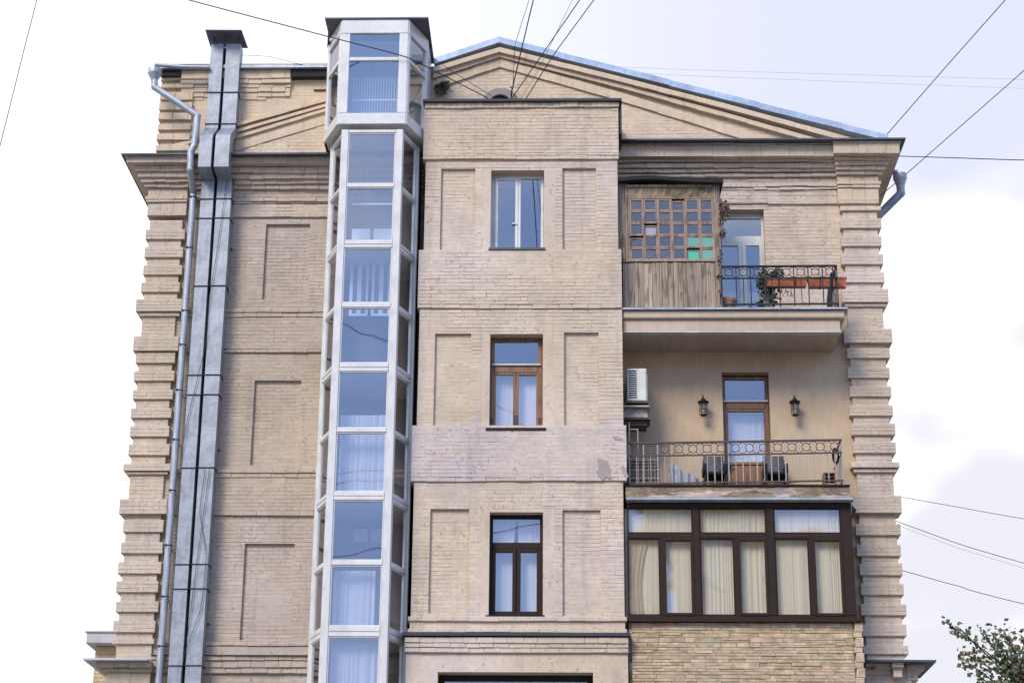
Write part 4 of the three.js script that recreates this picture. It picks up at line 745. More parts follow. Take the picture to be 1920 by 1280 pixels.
{
  const t = thing('downpipe', 'grey rain hopper and sloping pipe jutting out beyond the right cornice', 'drainpipe');
  const z = -0.8, r = 0.085, A = V3(1689, 347, z), B = V3(1690, 362, z), Cc = V3(1632, 420, z);
  hopper(t, { x: A.x, y: A.y - 0.03, z }, 0.27, 0.14, r);
  new G().rod(A, B, r, 16).build('pipe_section', M.zinc, t); new G().rod(B, Cc, r, 16).build('pipe_section', M.galv, t);
  const s = new THREE.SphereGeometry(r * 1.03, 14, 10); s.translate(B.x, B.y, B.z); new G().geo(s).build('elbow', M.zinc, t);
  new G().rod(V3(1660, 322, z), V3(1684, 322, z), 0.05, 10).build('outlet', M.galv, t);
}

// ================================================================ TIMBER ENCLOSURE ON THE UPPER BALCONY
{
  const t = thing('timber_enclosure', 'weathered timber balcony enclosure with small panes under a tar roof', 'balcony enclosure');
  const z = 1.02, r = rng(101), xl = xBayR + 0.03, y0 = ySlabU + 0.03, yW0 = P(1260, 488, z).y, yW1 = P(1260, 372, z).y, yF = P(1260, 353, z).y;
  const xA = P(1177, 520, z).x, xB = P(1342, 520, z).x, xg0 = P(1181, 430, z).x, xg1 = P(1339, 430, z).x;
  // boards below
  const edges = [1177, 1190, 1197, 1208, 1216, 1224, 1237, 1242, 1253, 1263, 1272, 1281, 1289, 1303, 1316, 1325, 1333, 1342];
  for (let k = 0; k < edges.length - 1; k++) { const a = P(edges[k], 530, z).x, b = P(edges[k + 1], 530, z).x, g = new G(), o = r() * 0.02; g.cbox(a + 0.002, b - 0.002, y0 + r() * 0.02, yW0 - 0.03 - r() * 0.008, z - 0.05, z - 0.02 + o, 0.004); const m = g.build('plank', [M.wood, M.woodPale, M.woodGrey, M.wood][Math.floor(r() * 4)], t); const uv = m.geometry.attributes.uv; const du = r() * 3, dv = r() * 5; for (let i = 0; i < uv.count; i++) uv.setXY(i, uv.getX(i) + du, uv.getY(i) + dv); }
  // posts and side boards
  new G().cbox(xB, P(1352, 450, z).x, y0, yF + 0.1, z - 0.08, z + 0.01, 0.006).build('post', M.woodGrey, t);
  new G().cbox(P(1337, 430, z).x, P(1343, 430, z).x, yW0, yF, z - 0.06, z - 0.005, 0.006).build('post', M.wood, t);
  for (const [a, b, dz] of [[1160, 1167, 0.015], [1167, 1173, 0.0], [1173, 1178, 0.01]]) new G().cbox(Math.max(S[0].R + 0.012, P(a, 450, z).x), P(b, 450, z).x - 0.003, a < 1165 ? S[0].bot + 0.02 : yW0 - 0.04, yF + 0.1, z - 0.06, z + dz, 0.004).build('plank', M.woodGrey, t);
  new G().cbox(xl, xA, y0, yW0 - 0.05, z - 0.07, z - 0.02, 0.004).build('plank', M.wood, t);
  new G().cbox(xA, xB, yW1, yF + 0.02, z - 0.05, z - 0.012, 0.006).build('fascia_board', M.creamBoard, t);
  new G().cbox(xA, xB, yF + 0.022, yF + 0.08, z - 0.05, z + 0.02, 0.006).build('fascia_board', M.wood, t);
  new G().cbox(xA, xB, yW0 - 0.028, yW0 + 0.012, z - 0.06, z + 0.02, 0.006).build('sill', M.wood, t);
  new G().cbox(P(1178, 430, z).x, xg0, yW0 + 0.012, yW1, z - 0.05, z, 0.005).build('post', M.wood, t);
  // right side towards the railing, boarded
  for (let k = 0; k < 5; k++) new G().box(xB + 0.05, xB + 0.08, y0, yF, 0.03 + k * 0.185, 0.03 + k * 0.185 + 0.182).build('plank', k % 2 ? M.wood : M.woodGrey, t);
  // 6 x 5 small framed panes
  const dx = (xg1 - xg0) / 6, dy = (yW1 - yW0 - 0.012) / 5;
  for (let j = 0; j < 5; j++) for (let i = 0; i < 6; i++) {
    const x0 = xg0 + i * dx, x1 = x0 + dx, ya = yW1 - (j + 1) * dy, yb = ya + dy, open = (j === 0 && i === 3) || (j === 3 && i === 0) || (j === 4 && i === 4) || (j === 2 && i === 1), dz = open ? -0.03 : (r() - 0.5) * 0.008, drop = open ? 0.03 : (r() - 0.5) * 0.006;
    const l = sub('small_light', t);
    const w = 0.027, rr = { x0: x0 + 0.006, x1: x1 - 0.006, y0: ya + 0.005, y1: yb - 0.005 - drop };
    frameRect(rr, w, z - 0.045 + dz, z - 0.008 + dz, M.sash, l);
    const gm = j === 3 && i > 3 ? M.greenPane : j === 4 && i === 5 ? M.greenPane : j === 4 && i === 4 ? M.greenBright : j === 2 && i === 1 ? M.dullGlass : M.oldGlass;
    pane(0, shrink(rr, w - 0.004), z - 0.025 + dz, gm, l);
  }
  for (let i = 1; i < 6; i++) new G().box(xg0 + i * dx - 0.006, xg0 + i * dx + 0.006, yW0 + 0.012, yW1, z - 0.03, z - 0.004).build('glazing_bar', M.sash, t);
  for (let j = 1; j < 5; j++) new G().box(xg0, xg1, yW1 - j * dy - 0.005, yW1 - j * dy + 0.005, z - 0.029, z - 0.0055).build('glazing_bar', M.sash, t);
  // back lining so the room reads dark
  new G().box(xl, xB, y0, yF, 0.03, 0.05).build('lining', M.woodGrey, t);
  // sagging tar roof
  const g = new G(), N = 14, x0 = S[0].R + 0.006, x1 = P(1357, 345, 1.2).x; for (let k = 0; k < N; k++) { const a = mix(x0, x1, k / N), b = mix(x0, x1, (k + 1) / N), s = q => 0.03 * Math.sin(q * 5) + 0.02 * vnoise(q * 6, 1, 8), ya = yF + 0.08 + s(k / N), yb = yF + 0.08 + s((k + 1) / N); g.face([[a, ya, 1.18], [b, yb, 1.18], [b, yb + 0.075, 1.18], [a, ya + 0.075, 1.18]]).face([[a, ya + 0.075, 1.18], [b, yb + 0.075, 1.18], [b, yb + 0.24, 0.02], [a, ya + 0.24, 0.02]]).face([[a, ya + 0.1, 0.02], [b, yb + 0.1, 0.02], [b, yb, 1.18], [a, ya, 1.18]]); if (k === N - 1) g.face([[b, yb, 1.18], [b, yb + 0.1, 0.02], [b, yb + 0.24, 0.02], [b, yb + 0.075, 1.18]]); }
  g.build('tar_roof', M.tar, t);
}

// ================================================================ RAILINGS
function railing(name, label, u0, u1, vT, vR, vB, um, z, mats, yFloor, n, tilt, x0o) {
  const t = thing(name, label, 'railing'), x0 = x0o ?? P(u0, vT, z).x, x1 = P(u1, vT, z).x, yT = P(um, vT, z).y, yR = P(um, vR, z).y, yB = P(um, vB, z).y, dx = (x1 - x0) / n;
  const dy = x => tilt * (x - (x0 + x1) / 2), V = (x, y, zz = z) => new THREE.Vector3(x, y + dy(x), zz);
  new G().bar(V(x0, yT), V(x1, yT), 0.034, 0.045).build('top_rail', mats[0], t); new G().bar(V(x0, yR), V(x1, yR), 0.024, 0.03).build('middle_rail', mats[1], t); new G().bar(V(x0, yB), V(x1, yB), 0.028, 0.034).build('bottom_rail', mats[1], t);
  const ry = (yT + yR) / 2, rad = Math.min((yT - yR) / 2 * 0.62, dx * 0.32);
  for (let k = 0; k <= n; k++) {
    const x = x0 + k * dx; new G().bar(V(x, yB - 0.03), V(x, yT - 0.015), 0.02, 0.02).build('baluster', mats[2], t);
    if (k === n) break;
    const xc = x + dx / 2; if (mats[3] === undefined || k % mats[3] !== 0) new G().bar(V(xc, yB), V(xc, yR), 0.013, 0.013).build('baluster', mats[2], t);
    const g = new G(), tg = new THREE.TorusGeometry(rad, 0.008, 6, 20); tg.translate(xc, ry + dy(xc), z); g.geo(tg);
    for (const [sx, sy] of [[-1, -1], [1, -1], [-1, 1], [1, 1]]) g.rod(new THREE.Vector3(xc + sx * rad * 0.72, ry + sy * rad * 0.72 + dy(xc), z), new THREE.Vector3(xc + sx * (dx / 2 - 0.012), ry + sy * ((yT - yR) / 2 - 0.014) + dy(xc), z), 0.0075, 6);
    g.build('rosette', mats[1], t);
  }
  // return to the wall at the free end
  const q = new THREE.Vector3(x1, 0, z); const W = (y, zz) => new THREE.Vector3(x1, y + dy(x1), zz);
  new G().rod(W(yT, z), W(yT, 0.02), 0.018, 6).build('side_rail', mats[0], t); new G().rod(W(yR, z), W(yR, 0.02), 0.012, 6).build('side_rail', mats[1], t); new G().rod(W(yB, z), W(yB, 0.02), 0.014, 6).build('side_rail', mats[1], t);
  for (let k = 1; k < 6; k++) { const zz = z - k * z / 6; if (name === 'balcony_railing' && (k === 1)) { } new G().rod(W(yB, zz), W(yT, zz), 0.009, 6).build('baluster', mats[2], t); }
  for (const [xx, zz] of [[x0 + 0.03, z], [x0 + (x1 - x0) / 2, z], [x1, z]]) new G().rod(V(xx, yFloor - dy(xx), zz), V(xx, yB, zz), 0.014, 6).build('foot', mats[2], t);
  return { x0, x1, yT, yR, yB, dx };
}
const ru = railing('balcony_railing', 'black wrought iron railing on the upper balcony beside the timber enclosure', 1353, 1569, 499, 521, 570, 1460, 1.08, [M.iron, M.iron, M.iron, 2], ySlabU + 0.01, 8.5 | 0, 0.006);
const rl2 = railing('balcony_railing', 'rusty top rail and pale bar railing on the middle balcony', 1180, 1578, 828, 852, 904, 1380, 1.08, [M.rustIron, M.rustIron, M.paleIron], ySlabL, 15, 0.018);

// ================================================================ BROWN GLAZED LOGGIA AND ITS STONE-CLAD PARAPET
const yLogT = P(1380, 939, 1.15).y, yLogB = P(1380, 1163, 1.17).y;
{
  const t = thing('glazed_loggia', 'dark brown framed glazed balcony with cream curtains below the middle balcony', 'glazed balcony');
  const z = 1.12, x0 = Math.max(xBayR + 0.05, P(1173, 1050, z).x), x1 = P(1601, 1050, z).x, X = u => P(u, 1080, z).x, Yv = v => P(1380, v, z).y;
  const bx = (a, b, y0, y1, zf = z + 0.03, name = 'frame_bar') => new G().cbox(a, b, y0, y1, z - 0.05, zf, 0.008).build(name, M.brown, t);
  const yT0 = Yv(953), yTr1 = Yv(1000), yTr0 = Yv(1010), yBt = Yv(1154);
  bx(x0, x1, yT0, yLogT, z + 0.04, 'head_bar'); bx(x0, x1, yLogB + 0.02, yBt, z + 0.034, 'bottom_bar');
  const mull = [[1173, 1178], [1301, 1314.5], [1440.5, 1455], [1582, 1601]];
  mull.forEach(([a, b], k) => bx(k ? X(a) : x0, k === 3 ? x1 : X(b), yBt, yT0, z + 0.036, 'mullion'));
  for (let k = 0; k < 3; k++) {
    const a = k ? X(mull[k][1]) : X(1178), b = X(mull[k + 1][0]);
    bx(a, b, yTr0, yTr1, z + 0.03, 'transom');
    const w = 0.022; frameRect({ x0: a, x1: b, y0: yTr1, y1: yT0 }, w, z - 0.03, z + 0.018, M.brown, t, 'glazing_bead'); pane(0, { x0: a + w * 0.7, x1: b - w * 0.7, y0: yTr1 + w * 0.7, y1: yT0 - w * 0.7 }, z, M.clearGlass, t);
    const m = X([1242, 1382, 1523][k]); bx(m - 0.04, m + 0.04, yBt, yTr0, z + 0.03, 'mullion');
    frameRect({ x0: a, x1: m - 0.04, y0: yBt, y1: yTr0 }, w, z - 0.03, z + 0.018, M.brown, t, 'glazing_bead'); pane(0, { x0: a + w * 0.7, x1: m - 0.04 - w * 0.7, y0: yBt + w * 0.7, y1: yTr0 - w * 0.7 }, z, M.clearGlass, t);
    const s = { x0: m + 0.022, x1: b + 0.004, y0: yBt - 0.01, y1: yTr0 + 0.005 }; frameRect(s, 0.052, z - 0.02, z + 0.05, M.brown, t, 'sash'); pane(0, shrink(s, 0.047), z + 0.012, M.clearGlass, t);
    const xa = a - 0.05, xb = b + 0.05, sd = 40 + k * 7;
    curtain(xa, xb, yBt - 0.1, yT0 + 0.02, z - 0.12, M.cream, t, { seed: sd, wave: 0.062, amp: 0.008 });
    if (k === 0) curtain(xa + 0.02, xa + 0.42, yBt - 0.1, yTr0, z - 0.085, M.drape, t, { seed: sd + 1, wave: 0.08, amp: 0.014, gather: -0.35, name: 'drape' });
  }
  new G().box(x0 - 0.01, P(1617, 1163, 1.2).x, yLogB - 0.035, yLogB + 0.018, 0.1, z + 0.13).build('sill', M.brown, t);
  const yf = P(1380, 937, 1.3).y; new G().face([[x0 - 0.02, yf - 0.0, 1.32], [P(1601, 933, 1.32).x, yf, 1.32], [P(1601, 933, 1.32).x, yf + 0.085, 1.175], [x0 - 0.02, yf + 0.085, 1.175]]).face([[x0 - 0.02, yf - 0.015, 1.175], [P(1601, 933, 1.32).x, yf - 0.015, 1.175], [P(1601, 933, 1.32).x, yf - 0.001, 1.32], [x0 - 0.02, yf - 0.001, 1.32]]).build('rain_flashing', M.zinc, t);
  new G().face([[x1, yT0 - 0.2, z], [x1 + 0.02, yT0 + 0.05, z + 0.03], [x1 + 0.12, yT0 - 0.0, z - 0.1], [x1 + 0.01, yT0 - 0.22, z - 0.05]]).build('corner_flap', M.brown, t);
  // closed right end, and ceiling
  new G().box(x1 - 0.06, x1, yLogB, yLogT, 0.03, z - 0.05).build('end_panel', M.brown, t);
  new G().box(x0, x1, yLogT - 0.03, yLogT, 0.03, z - 0.06).build('ceiling_panel', M.roomPale, t);
}
{
  const t = thing('stone_clad_parapet', 'tan split-stone clad balcony wall under the brown glazing', 'stone cladding');
  const r = rng(131), x0 = xBayR + 0.10, x1 = P(1601, 1200, 1.16).x, xc = P(1618, 1200, 1.2).x, yT = yLogB - 0.037, yB = P(1400, 1312, 1.2).y;
  new G().box(x0 - 0.05, xc - 0.02, yB - 1.2, yT, 0.02, 1.12).build('backing_wall', M.rubble, t);
  let y = yT, row = 0, cnt = 0;
  while (y > yB) {
    const h = [0.052, 0.085, 0.06, 0.11, 0.07, 0.05][Math.floor(r() * 6)], ya = y - h; let x = x0 - r() * 0.2, pz = 0;
    while (x < x1 - 0.01) {
      let e = x + 0.16 + 0.42 * r(); if (x1 - e < 0.1) e = x1;
      const a = Math.max(x, x0), zf = 1.14 + r() * 0.022, split = h > 0.08 && r() < 0.45, put = (p, q, zz) => { const g = new G(), j = () => (r() - 0.5) * 0.008; g.cbox(a + 0.0015, Math.max(a + 0.03, e - 0.0015), p + 0.0015, q - 0.001, 1.10, zz, 0.006 + r() * 0.006); const mm = g.build('stone', stoneM[Math.floor(r() * 6)], t); const uv = mm.geometry.attributes.uv, du = r() * 4, dv = r() * 4; for (let i = 0; i < uv.count; i++) uv.setXY(i, uv.getX(i) + du, uv.getY(i) + dv); cnt++; };
      if (split) { const m = mix(ya, y, 0.4 + 0.2 * r()); put(ya, m, zf); put(m, y, 1.14 + r() * 0.022); } else put(ya, y, zf);
      x = e;
    }
    y = ya; row++;
  }
  y = yT; let k = 0; while (y > yB) { const h = k % 2 ? 0.10 : 0.17, g = new G(); g.cbox(x1 + 0.002 - (k % 2 ? 0 : -0.03), xc + (k % 2 ? 0.0 : 0.02), y - h + 0.004, y, 1.0, 1.185 + r() * 0.02, 0.012); g.build('corner_stone', stoneM[2], t); y -= h; k++; }
  console.log('stones', cnt);
}

// ================================================================ THINGS ON AND BY THE BALCONIES
{ // air conditioner, end-on, on the bay's flank
  const t = thing('air_conditioner', 'off-white air conditioner outdoor unit fixed to the side of the middle bay', 'air conditioner');
  const z = 0.85, x0 = P(1176, 725, z).x, x1 = P(1213, 725, z).x, y1 = P(1194, 690, z).y, y0 = P(1194, 752, z).y;
  new G().cbox(x0, x1, y0, y1, z - 0.72, z, 0.02).build('casing', M.acWhite, t);
  new G().cbox(x1, x1 + 0.02, y0 + 0.02, y1 - 0.1, z - 0.6, z - 0.05, 0.01).build('fan_grille', M.acWhite, t);
  const gx0 = x0 + 0.04, gx1 = x0 + 0.17; new G().box(gx0 - 0.012, gx1 + 0.012, y0 + 0.05, y1 - 0.04, z - 0.01, z + 0.0015).build('vent_recess', M.black, t);
  const n = 13; for (let k = 0; k <= n; k++) { const y = mix(y0 + 0.05, y1 - 0.04, k / n); new G().cbox(gx0 - 0.014, gx1 + 0.014, y - 0.0085, y + 0.0085, z - 0.004, z + 0.006, 0.002).build('louvre', M.acWhite, t); }
  new G().box(x0 - 0.03, x1 + 0.02, y0 - 0.035, y0 - 0.002, z - 0.7, z + 0.02).build('base_tray', M.rustIron, t);
  new G().box(xBayR - 0.01, x1 + 0.04, y0 - 0.12, y0 - 0.09, z - 0.6, z + 0.03).box(xBayR - 0.01, x1 + 0.01, y0 - 0.29, y0 - 0.123, z - 0.55, z - 0.08).build('wall_bracket', M.paleIron, t);
  new G().box(xBayR - 0.01, x1 + 0.06, y0 - 0.35, y0 - 0.33, z - 0.5, z).box(xBayR - 0.01, x1, y0 - 0.44, y0 - 0.352, z - 0.5, z - 0.1).build('lower_shelf', M.rustIron, t);
}
for (const [u, lab] of [[1319, 'black wall lantern left of the oak balcony door'], [1491, 'black wall lantern right of the oak balcony door']]) {
  const t = thing('wall_lantern', lab, 'lantern', 'lanterns either side of the balcony door');
  const z = 0.2, x = P(u, 760, z).x, yt = P(u, 752, z).y, yb = P(u, 780, z).y, h = yt - yb, L = pts => new THREE.LatheGeometry(pts.map(p => new THREE.Vector2(...p)), 18).translate(x, yb, z);
  new G().geo(L([[0, h + 0.06], [0.03, h + 0.055], [0.05, h + 0.03], [0.052, h + 0.012], [0.105, h - 0.01], [0.11, h - 0.03], [0.075, h - 0.035], [0.0, h - 0.033]])).build('cap', M.bronze, t);
  new G().geo(L([[0.055, h - 0.04], [0.066, h - 0.06], [0.06, 0.04], [0.05, 0.02], [0, 0.018]])).build('globe', M.lampGlass, t);
  const cage = new G(); for (let k = 0; k < 6; k++) { const a = k / 6 * 6.283; cage.rod(new THREE.Vector3(x + 0.071 * Math.cos(a), yb + 0.02, z + 0.071 * Math.sin(a)), new THREE.Vector3(x + 0.074 * Math.cos(a), yb + h - 0.035, z + 0.074 * Math.sin(a)), 0.005, 5); } for (const q of [0.03, 0.12, h - 0.07]) cage.geo(new THREE.TorusGeometry(0.072, 0.005, 5, 20).rotateX(Math.PI / 2).translate(x, yb + q, z)); cage.build('cage', M.bronze, t);
  new G().geo(L([[0, 0.0], [0.05, 0.0], [0.06, 0.02], [0.04, 0.026], [0, 0.026]])).build('base', M.bronze, t);
  new G().tube([new THREE.Vector3(x, yb + h + 0.05, z), new THREE.Vector3(x, yb + h + 0.13, z - 0.02), new THREE.Vector3(x, yb + h + 0.10, z - 0.12), new THREE.Vector3(x, yb + h + 0.02, 0.02)], 0.011, 8, 16).box(x - 0.035, x + 0.035, yb + h - 0.08, yb + h + 0.09, 0.004, 0.022).build('bracket', M.bronze, t);
  new G().geo(new THREE.SphereGeometry(0.028, 10, 8).translate(x, yb + 0.1, z)).build('bulb', M.lime, t);
}
// terracotta troughs
for (const [ua, ub, va, vb, z, lab] of [[1437, 1514, 521, 536, 0.93, 'terracotta window box behind the black railing, nearer the door'], [1516, 1588, 519, 537, 0.93, 'longer-reaching terracotta window box sticking out past the railing corner']]) {
  const t = thing('window_box', lab, 'planter', 'terracotta window boxes'), x0 = P(ua, 528, z).x, x1 = P(ub, 528, z).x, y1 = P((ua + ub) / 2, va, z).y, y0 = P((ua + ub) / 2, vb, z).y, i = 0.02, g = new G();
  g.face([[x0 + i, y0, z - 0.01], [x1 - i, y0, z - 0.01], [x1, y1 - 0.035, z], [x0, y1 - 0.035, z]]).face([[x1 - i, y0, z - 0.14], [x0 + i, y0, z - 0.14], [x0, y1 - 0.035, z - 0.16], [x1, y1 - 0.035, z - 0.16]]).face([[x0 + i, y0, z - 0.14], [x0 + i, y0, z - 0.01], [x0, y1 - 0.035, z], [x0, y1 - 0.035, z - 0.16]]).face([[x1 - i, y0, z - 0.01], [x1 - i, y0, z - 0.14], [x1, y1 - 0.035, z - 0.16], [x1, y1 - 0.035, z]]).face([[x0 + i, y0, z - 0.14], [x1 - i, y0, z - 0.14], [x1 - i, y0, z - 0.01], [x0 + i, y0, z - 0.01]]); g.build('trough', M.terra, t);
  new G().cbox(x0 - 0.008, x1 + 0.008, y1 - 0.035, y1, z - 0.02, z + 0.01, 0.004).box(x0 - 0.008, x1 + 0.008, y1 - 0.035, y1, z - 0.168, z - 0.145).box(x0 - 0.008, x0 + 0.012, y1 - 0.035, y1, z - 0.145, z - 0.02).box(x1 - 0.012, x1 + 0.008, y1 - 0.035, y1, z - 0.145, z - 0.02).build('rim', M.terra, t);
  new G().box(x0 + 0.012, x1 - 0.012, y1 - 0.05, y1 - 0.03, z - 0.15, z - 0.02).build('soil', M.bark, t);
  for (let k = 0; k < 2; k++) { const x = mix(x0, x1, 0.3 + 0.4 * k); new G().tube([new THREE.Vector3(x, y0 - 0.012, z - 0.14), new THREE.Vector3(x, y0 - 0.012, z + 0.01), new THREE.Vector3(x, y1 - 0.04, z + 0.02), new THREE.Vector3(x, ru.yR - 0.02, 1.06)], 0.007, 6, 14).build('hook', M.iron, t); }
}
// plants: stems and leaves
function leaves(g, c, rx, ry, rz, n, size, cols, r, shell = 0.35) {
  for (let k = 0; k < n; k++) {
    const a = r() * 6.283, b = Math.acos(2 * r() - 1), q = Math.pow(r(), shell), p = [c.x + rx * q * Math.sin(b) * Math.cos(a), c.y + ry * q * Math.cos(b), c.z + rz * q * Math.sin(b) * Math.sin(a)];
    const s = size * (0.6 + 0.8 * r()), d = new THREE.Vector3(r() - 0.5, r() - 0.65, r() - 0.5).normalize(), e = new THREE.Vector3(r() - 0.5, r() - 0.5, r() - 0.5).cross(d).normalize().multiplyScalar(s * 0.42); d.multiplyScalar(s);
    const t = 0.7 + 0.6 * r(), cc = cols[Math.floor(r() * cols.length)]; g.col = cc.map(v => v * t);
    const m = [p[0] + d.x * 0.5, p[1] + d.y * 0.5, p[2] + d.z * 0.5]; g.face([p, [m[0] + e.x, m[1] + e.y, m[2] + e.z], [p[0] + d.x, p[1] + d.y, p[2] + d.z], [m[0] - e.x, m[1] - e.y, m[2] - e.z]]);
  }
}
const GREEN = [[0.05, 0.10, 0.03], [0.07, 0.13, 0.035], [0.035, 0.075, 0.03]], DRY = [[0.16, 0.08, 0.06], [0.10, 0.11, 0.04], [0.20, 0.13, 0.09], [0.14, 0.05, 0.08]];
function plant(name, label, cat, blobs, size, cols, seed, stems, group) {
  const t = thing(name, label, cat, group), r = rng(seed), g = new G([1, 1, 1]); for (const [c, rx, ry, rz, n] of blobs) leaves(g, c, rx, ry, rz, n, size, cols, r); g.build('foliage', M.leaf, t); const s = new G(); for (const [a, b] of stems) s.tube([a, a.clone().lerp(b, 0.5).add(new THREE.Vector3((r() - 0.5) * 0.05, 0, (r() - 0.5) * 0.05)), b], 0.006, 5, 8); s.build('stem', M.bark, t); return t;
}
{
  const z = 0.8, b = V3(1436, 560, z), yF = ySlabU + 0.03, at = (u, v) => V3(u, v, z);
  plant('balcony_plant', 'dark green leafy plant climbing behind the black railing', 'plant', [[at(1432, 530), 0.13, 0.28, 0.1, 150], [at(1455, 513), 0.16, 0.12, 0.1, 120], [at(1449, 553), 0.12, 0.2, 0.1, 90], [at(1428, 566), 0.09, 0.1, 0.1, 50]], 0.075, GREEN, 201, [[new THREE.Vector3(b.x, yF, z), at(1436, 520)], [new THREE.Vector3(b.x, yF, z), at(1458, 512)], [new THREE.Vector3(b.x + 0.1, yF, z), at(1452, 545)]]);
  const x = P(1362, 555, 0.75).x, pt = thing('plant_pot', 'brown clay pot on the upper balcony beside the timber enclosure', 'pot'); const pot = new THREE.LatheGeometry([[0, 0], [0.14, 0], [0.17, 0.24], [0.19, 0.26], [0.19, 0.33], [0.17, 0.33], [0.155, 0.27], [0, 0.26]].map(p => new THREE.Vector2(...p)), 20).translate(x, yF - 0.008, 0.75); new G().geo(pot).build('body', M.pot, pt); new G().geo(new THREE.CylinderGeometry(0.155, 0.155, 0.02, 18).translate(x, yF + 0.27, 0.75)).build('soil', M.bark, pt);
  const a = V3(1356, 390, 1.08); plant('dry_vine', 'withered reddish vine hanging from the timber enclosure corner', 'vine', [[V3(1358, 392, 1.09), 0.11, 0.14, 0.06, 70], [V3(1355, 410, 1.09), 0.07, 0.12, 0.05, 35], [V3(1355, 438, 1.09), 0.06, 0.10, 0.05, 28], [V3(1351, 480, 1.06), 0.03, 0.2, 0.03, 18], [V3(1351, 530, 1.06), 0.03, 0.25, 0.03, 16]], 0.065, DRY, 203, [[V3(1352, 372, 1.05), V3(1356, 442, 1.08)], [V3(1352, 385, 1.05), V3(1351, 570, 1.05)]]);
  // trailing stems, pots and a pale bucket near the railing foot
  plant('trailing_plant', 'thin trailing plant under the terracotta boxes', 'plant', [[V3(1470, 546, 0.86), 0.1, 0.05, 0.05, 24], [V3(1482, 552, 0.86), 0.07, 0.06, 0.05, 18]], 0.035, GREEN, 204, [[V3(1466, 537, 0.86), V3(1470, 556, 0.86)], [V3(1482, 537, 0.86), V3(1484, 556, 0.86)]]);
  const bx = P(1437, 555, 0.55).x, bk = thing('storage_tub', 'pale grey tub behind the leafy plant on the upper balcony', 'tub'); new G().geo(new THREE.LatheGeometry([[0, 0], [0.11, 0], [0.13, 0.5], [0.14, 0.51], [0.14, 0.54], [0, 0.54]].map(p => new THREE.Vector2(...p)), 16).translate(bx, yF - 0.008, 0.55)).build('body', M.acWhite, bk);
  new G().geo(new THREE.TorusGeometry(0.135, 0.008, 6, 18).rotateX(Math.PI / 2).translate(bx, yF + 0.5, 0.55)).build('rim_ring', M.greyPanel, bk);
  const ub = thing('rolled_awning', 'dark bundled parasol leaning in the upper railing corner', 'parasol'); const p0 = V3(1556, 572, 0.85), p1 = V3(1562, 512, 0.9); p0.y = yF; new G().tube([p0, p0.clone().lerp(p1, 0.35).add(new THREE.Vector3(-0.03, 0, 0)), p1], 0.05, 8, 14).build('canopy_bundle', M.wicker, ub); new G().rod(p1, p1.clone().add(new THREE.Vector3(0.005, 0.12, 0)), 0.012, 6).build('pole_tip', M.bronze, ub);
}
// middle balcony furniture
for (const [u, lab] of [[1340, 'dark grey cushioned patio chair left of the door panel'], [1454, 'dark grey cushioned patio chair right of the door panel']]) {
  const t = thing('patio_chair', lab, 'chair', 'patio chairs on the middle balcony'), z = 0.5, x = P(u, 885, z).x, y = ySlabL, w = 0.19;
  for (const [sx, sz] of [[-1, -1], [1, -1], [-1, 1], [1, 1]]) new G().box(x + sx * w - 0.02, x + sx * w + 0.02, y, y + 0.32, z + sz * 0.2 - 0.02, z + sz * 0.2 + 0.02).build('leg', M.wicker, t);
  new G().cbox(x - w, x + w, y + 0.32, y + 0.38, z - 0.22, z + 0.24, 0.02).build('seat', M.wicker, t);
  new G().cbox(x - w - 0.01, x + w + 0.01, y + 0.38, y + 0.72, z - 0.25, z - 0.19, 0.02).build('backrest', M.wicker, t);
  for (const s of [-1, 1]) new G().cbox(x + s * w - 0.03, x + s * w + 0.03, y + 0.38, y + 0.54, z - 0.19, z + 0.22, 0.015).build('armrest', M.wicker, t);
  const cg = new G(); const N = 8; for (let k = 0; k < N; k++) { const a = k / N, b = (k + 1) / N, f = s => 0.69 + 0.035 * Math.pow(Math.abs(2 * s - 1), 2), xa = mix(x - w + 0.0, x + w, a), xb = mix(x - w, x + w, b), za = q => z - 0.17 + 0.10 * Math.sin(q * Math.PI); cg.face([[xa, y + 0.385, za(a)], [xb, y + 0.385, za(b)], [xb, y + f(b) + 0.08, za(b) - 0.03], [xa, y + f(a) + 0.08, za(a) - 0.03]]).face([[xa, y + f(a) + 0.08, za(a) - 0.03], [xb, y + f(b) + 0.08, za(b) - 0.03], [xb, y + f(b) + 0.06, z - 0.19], [xa, y + f(a) + 0.06, z - 0.19]]); } cg.build('cushion', M.cushion, t);
}
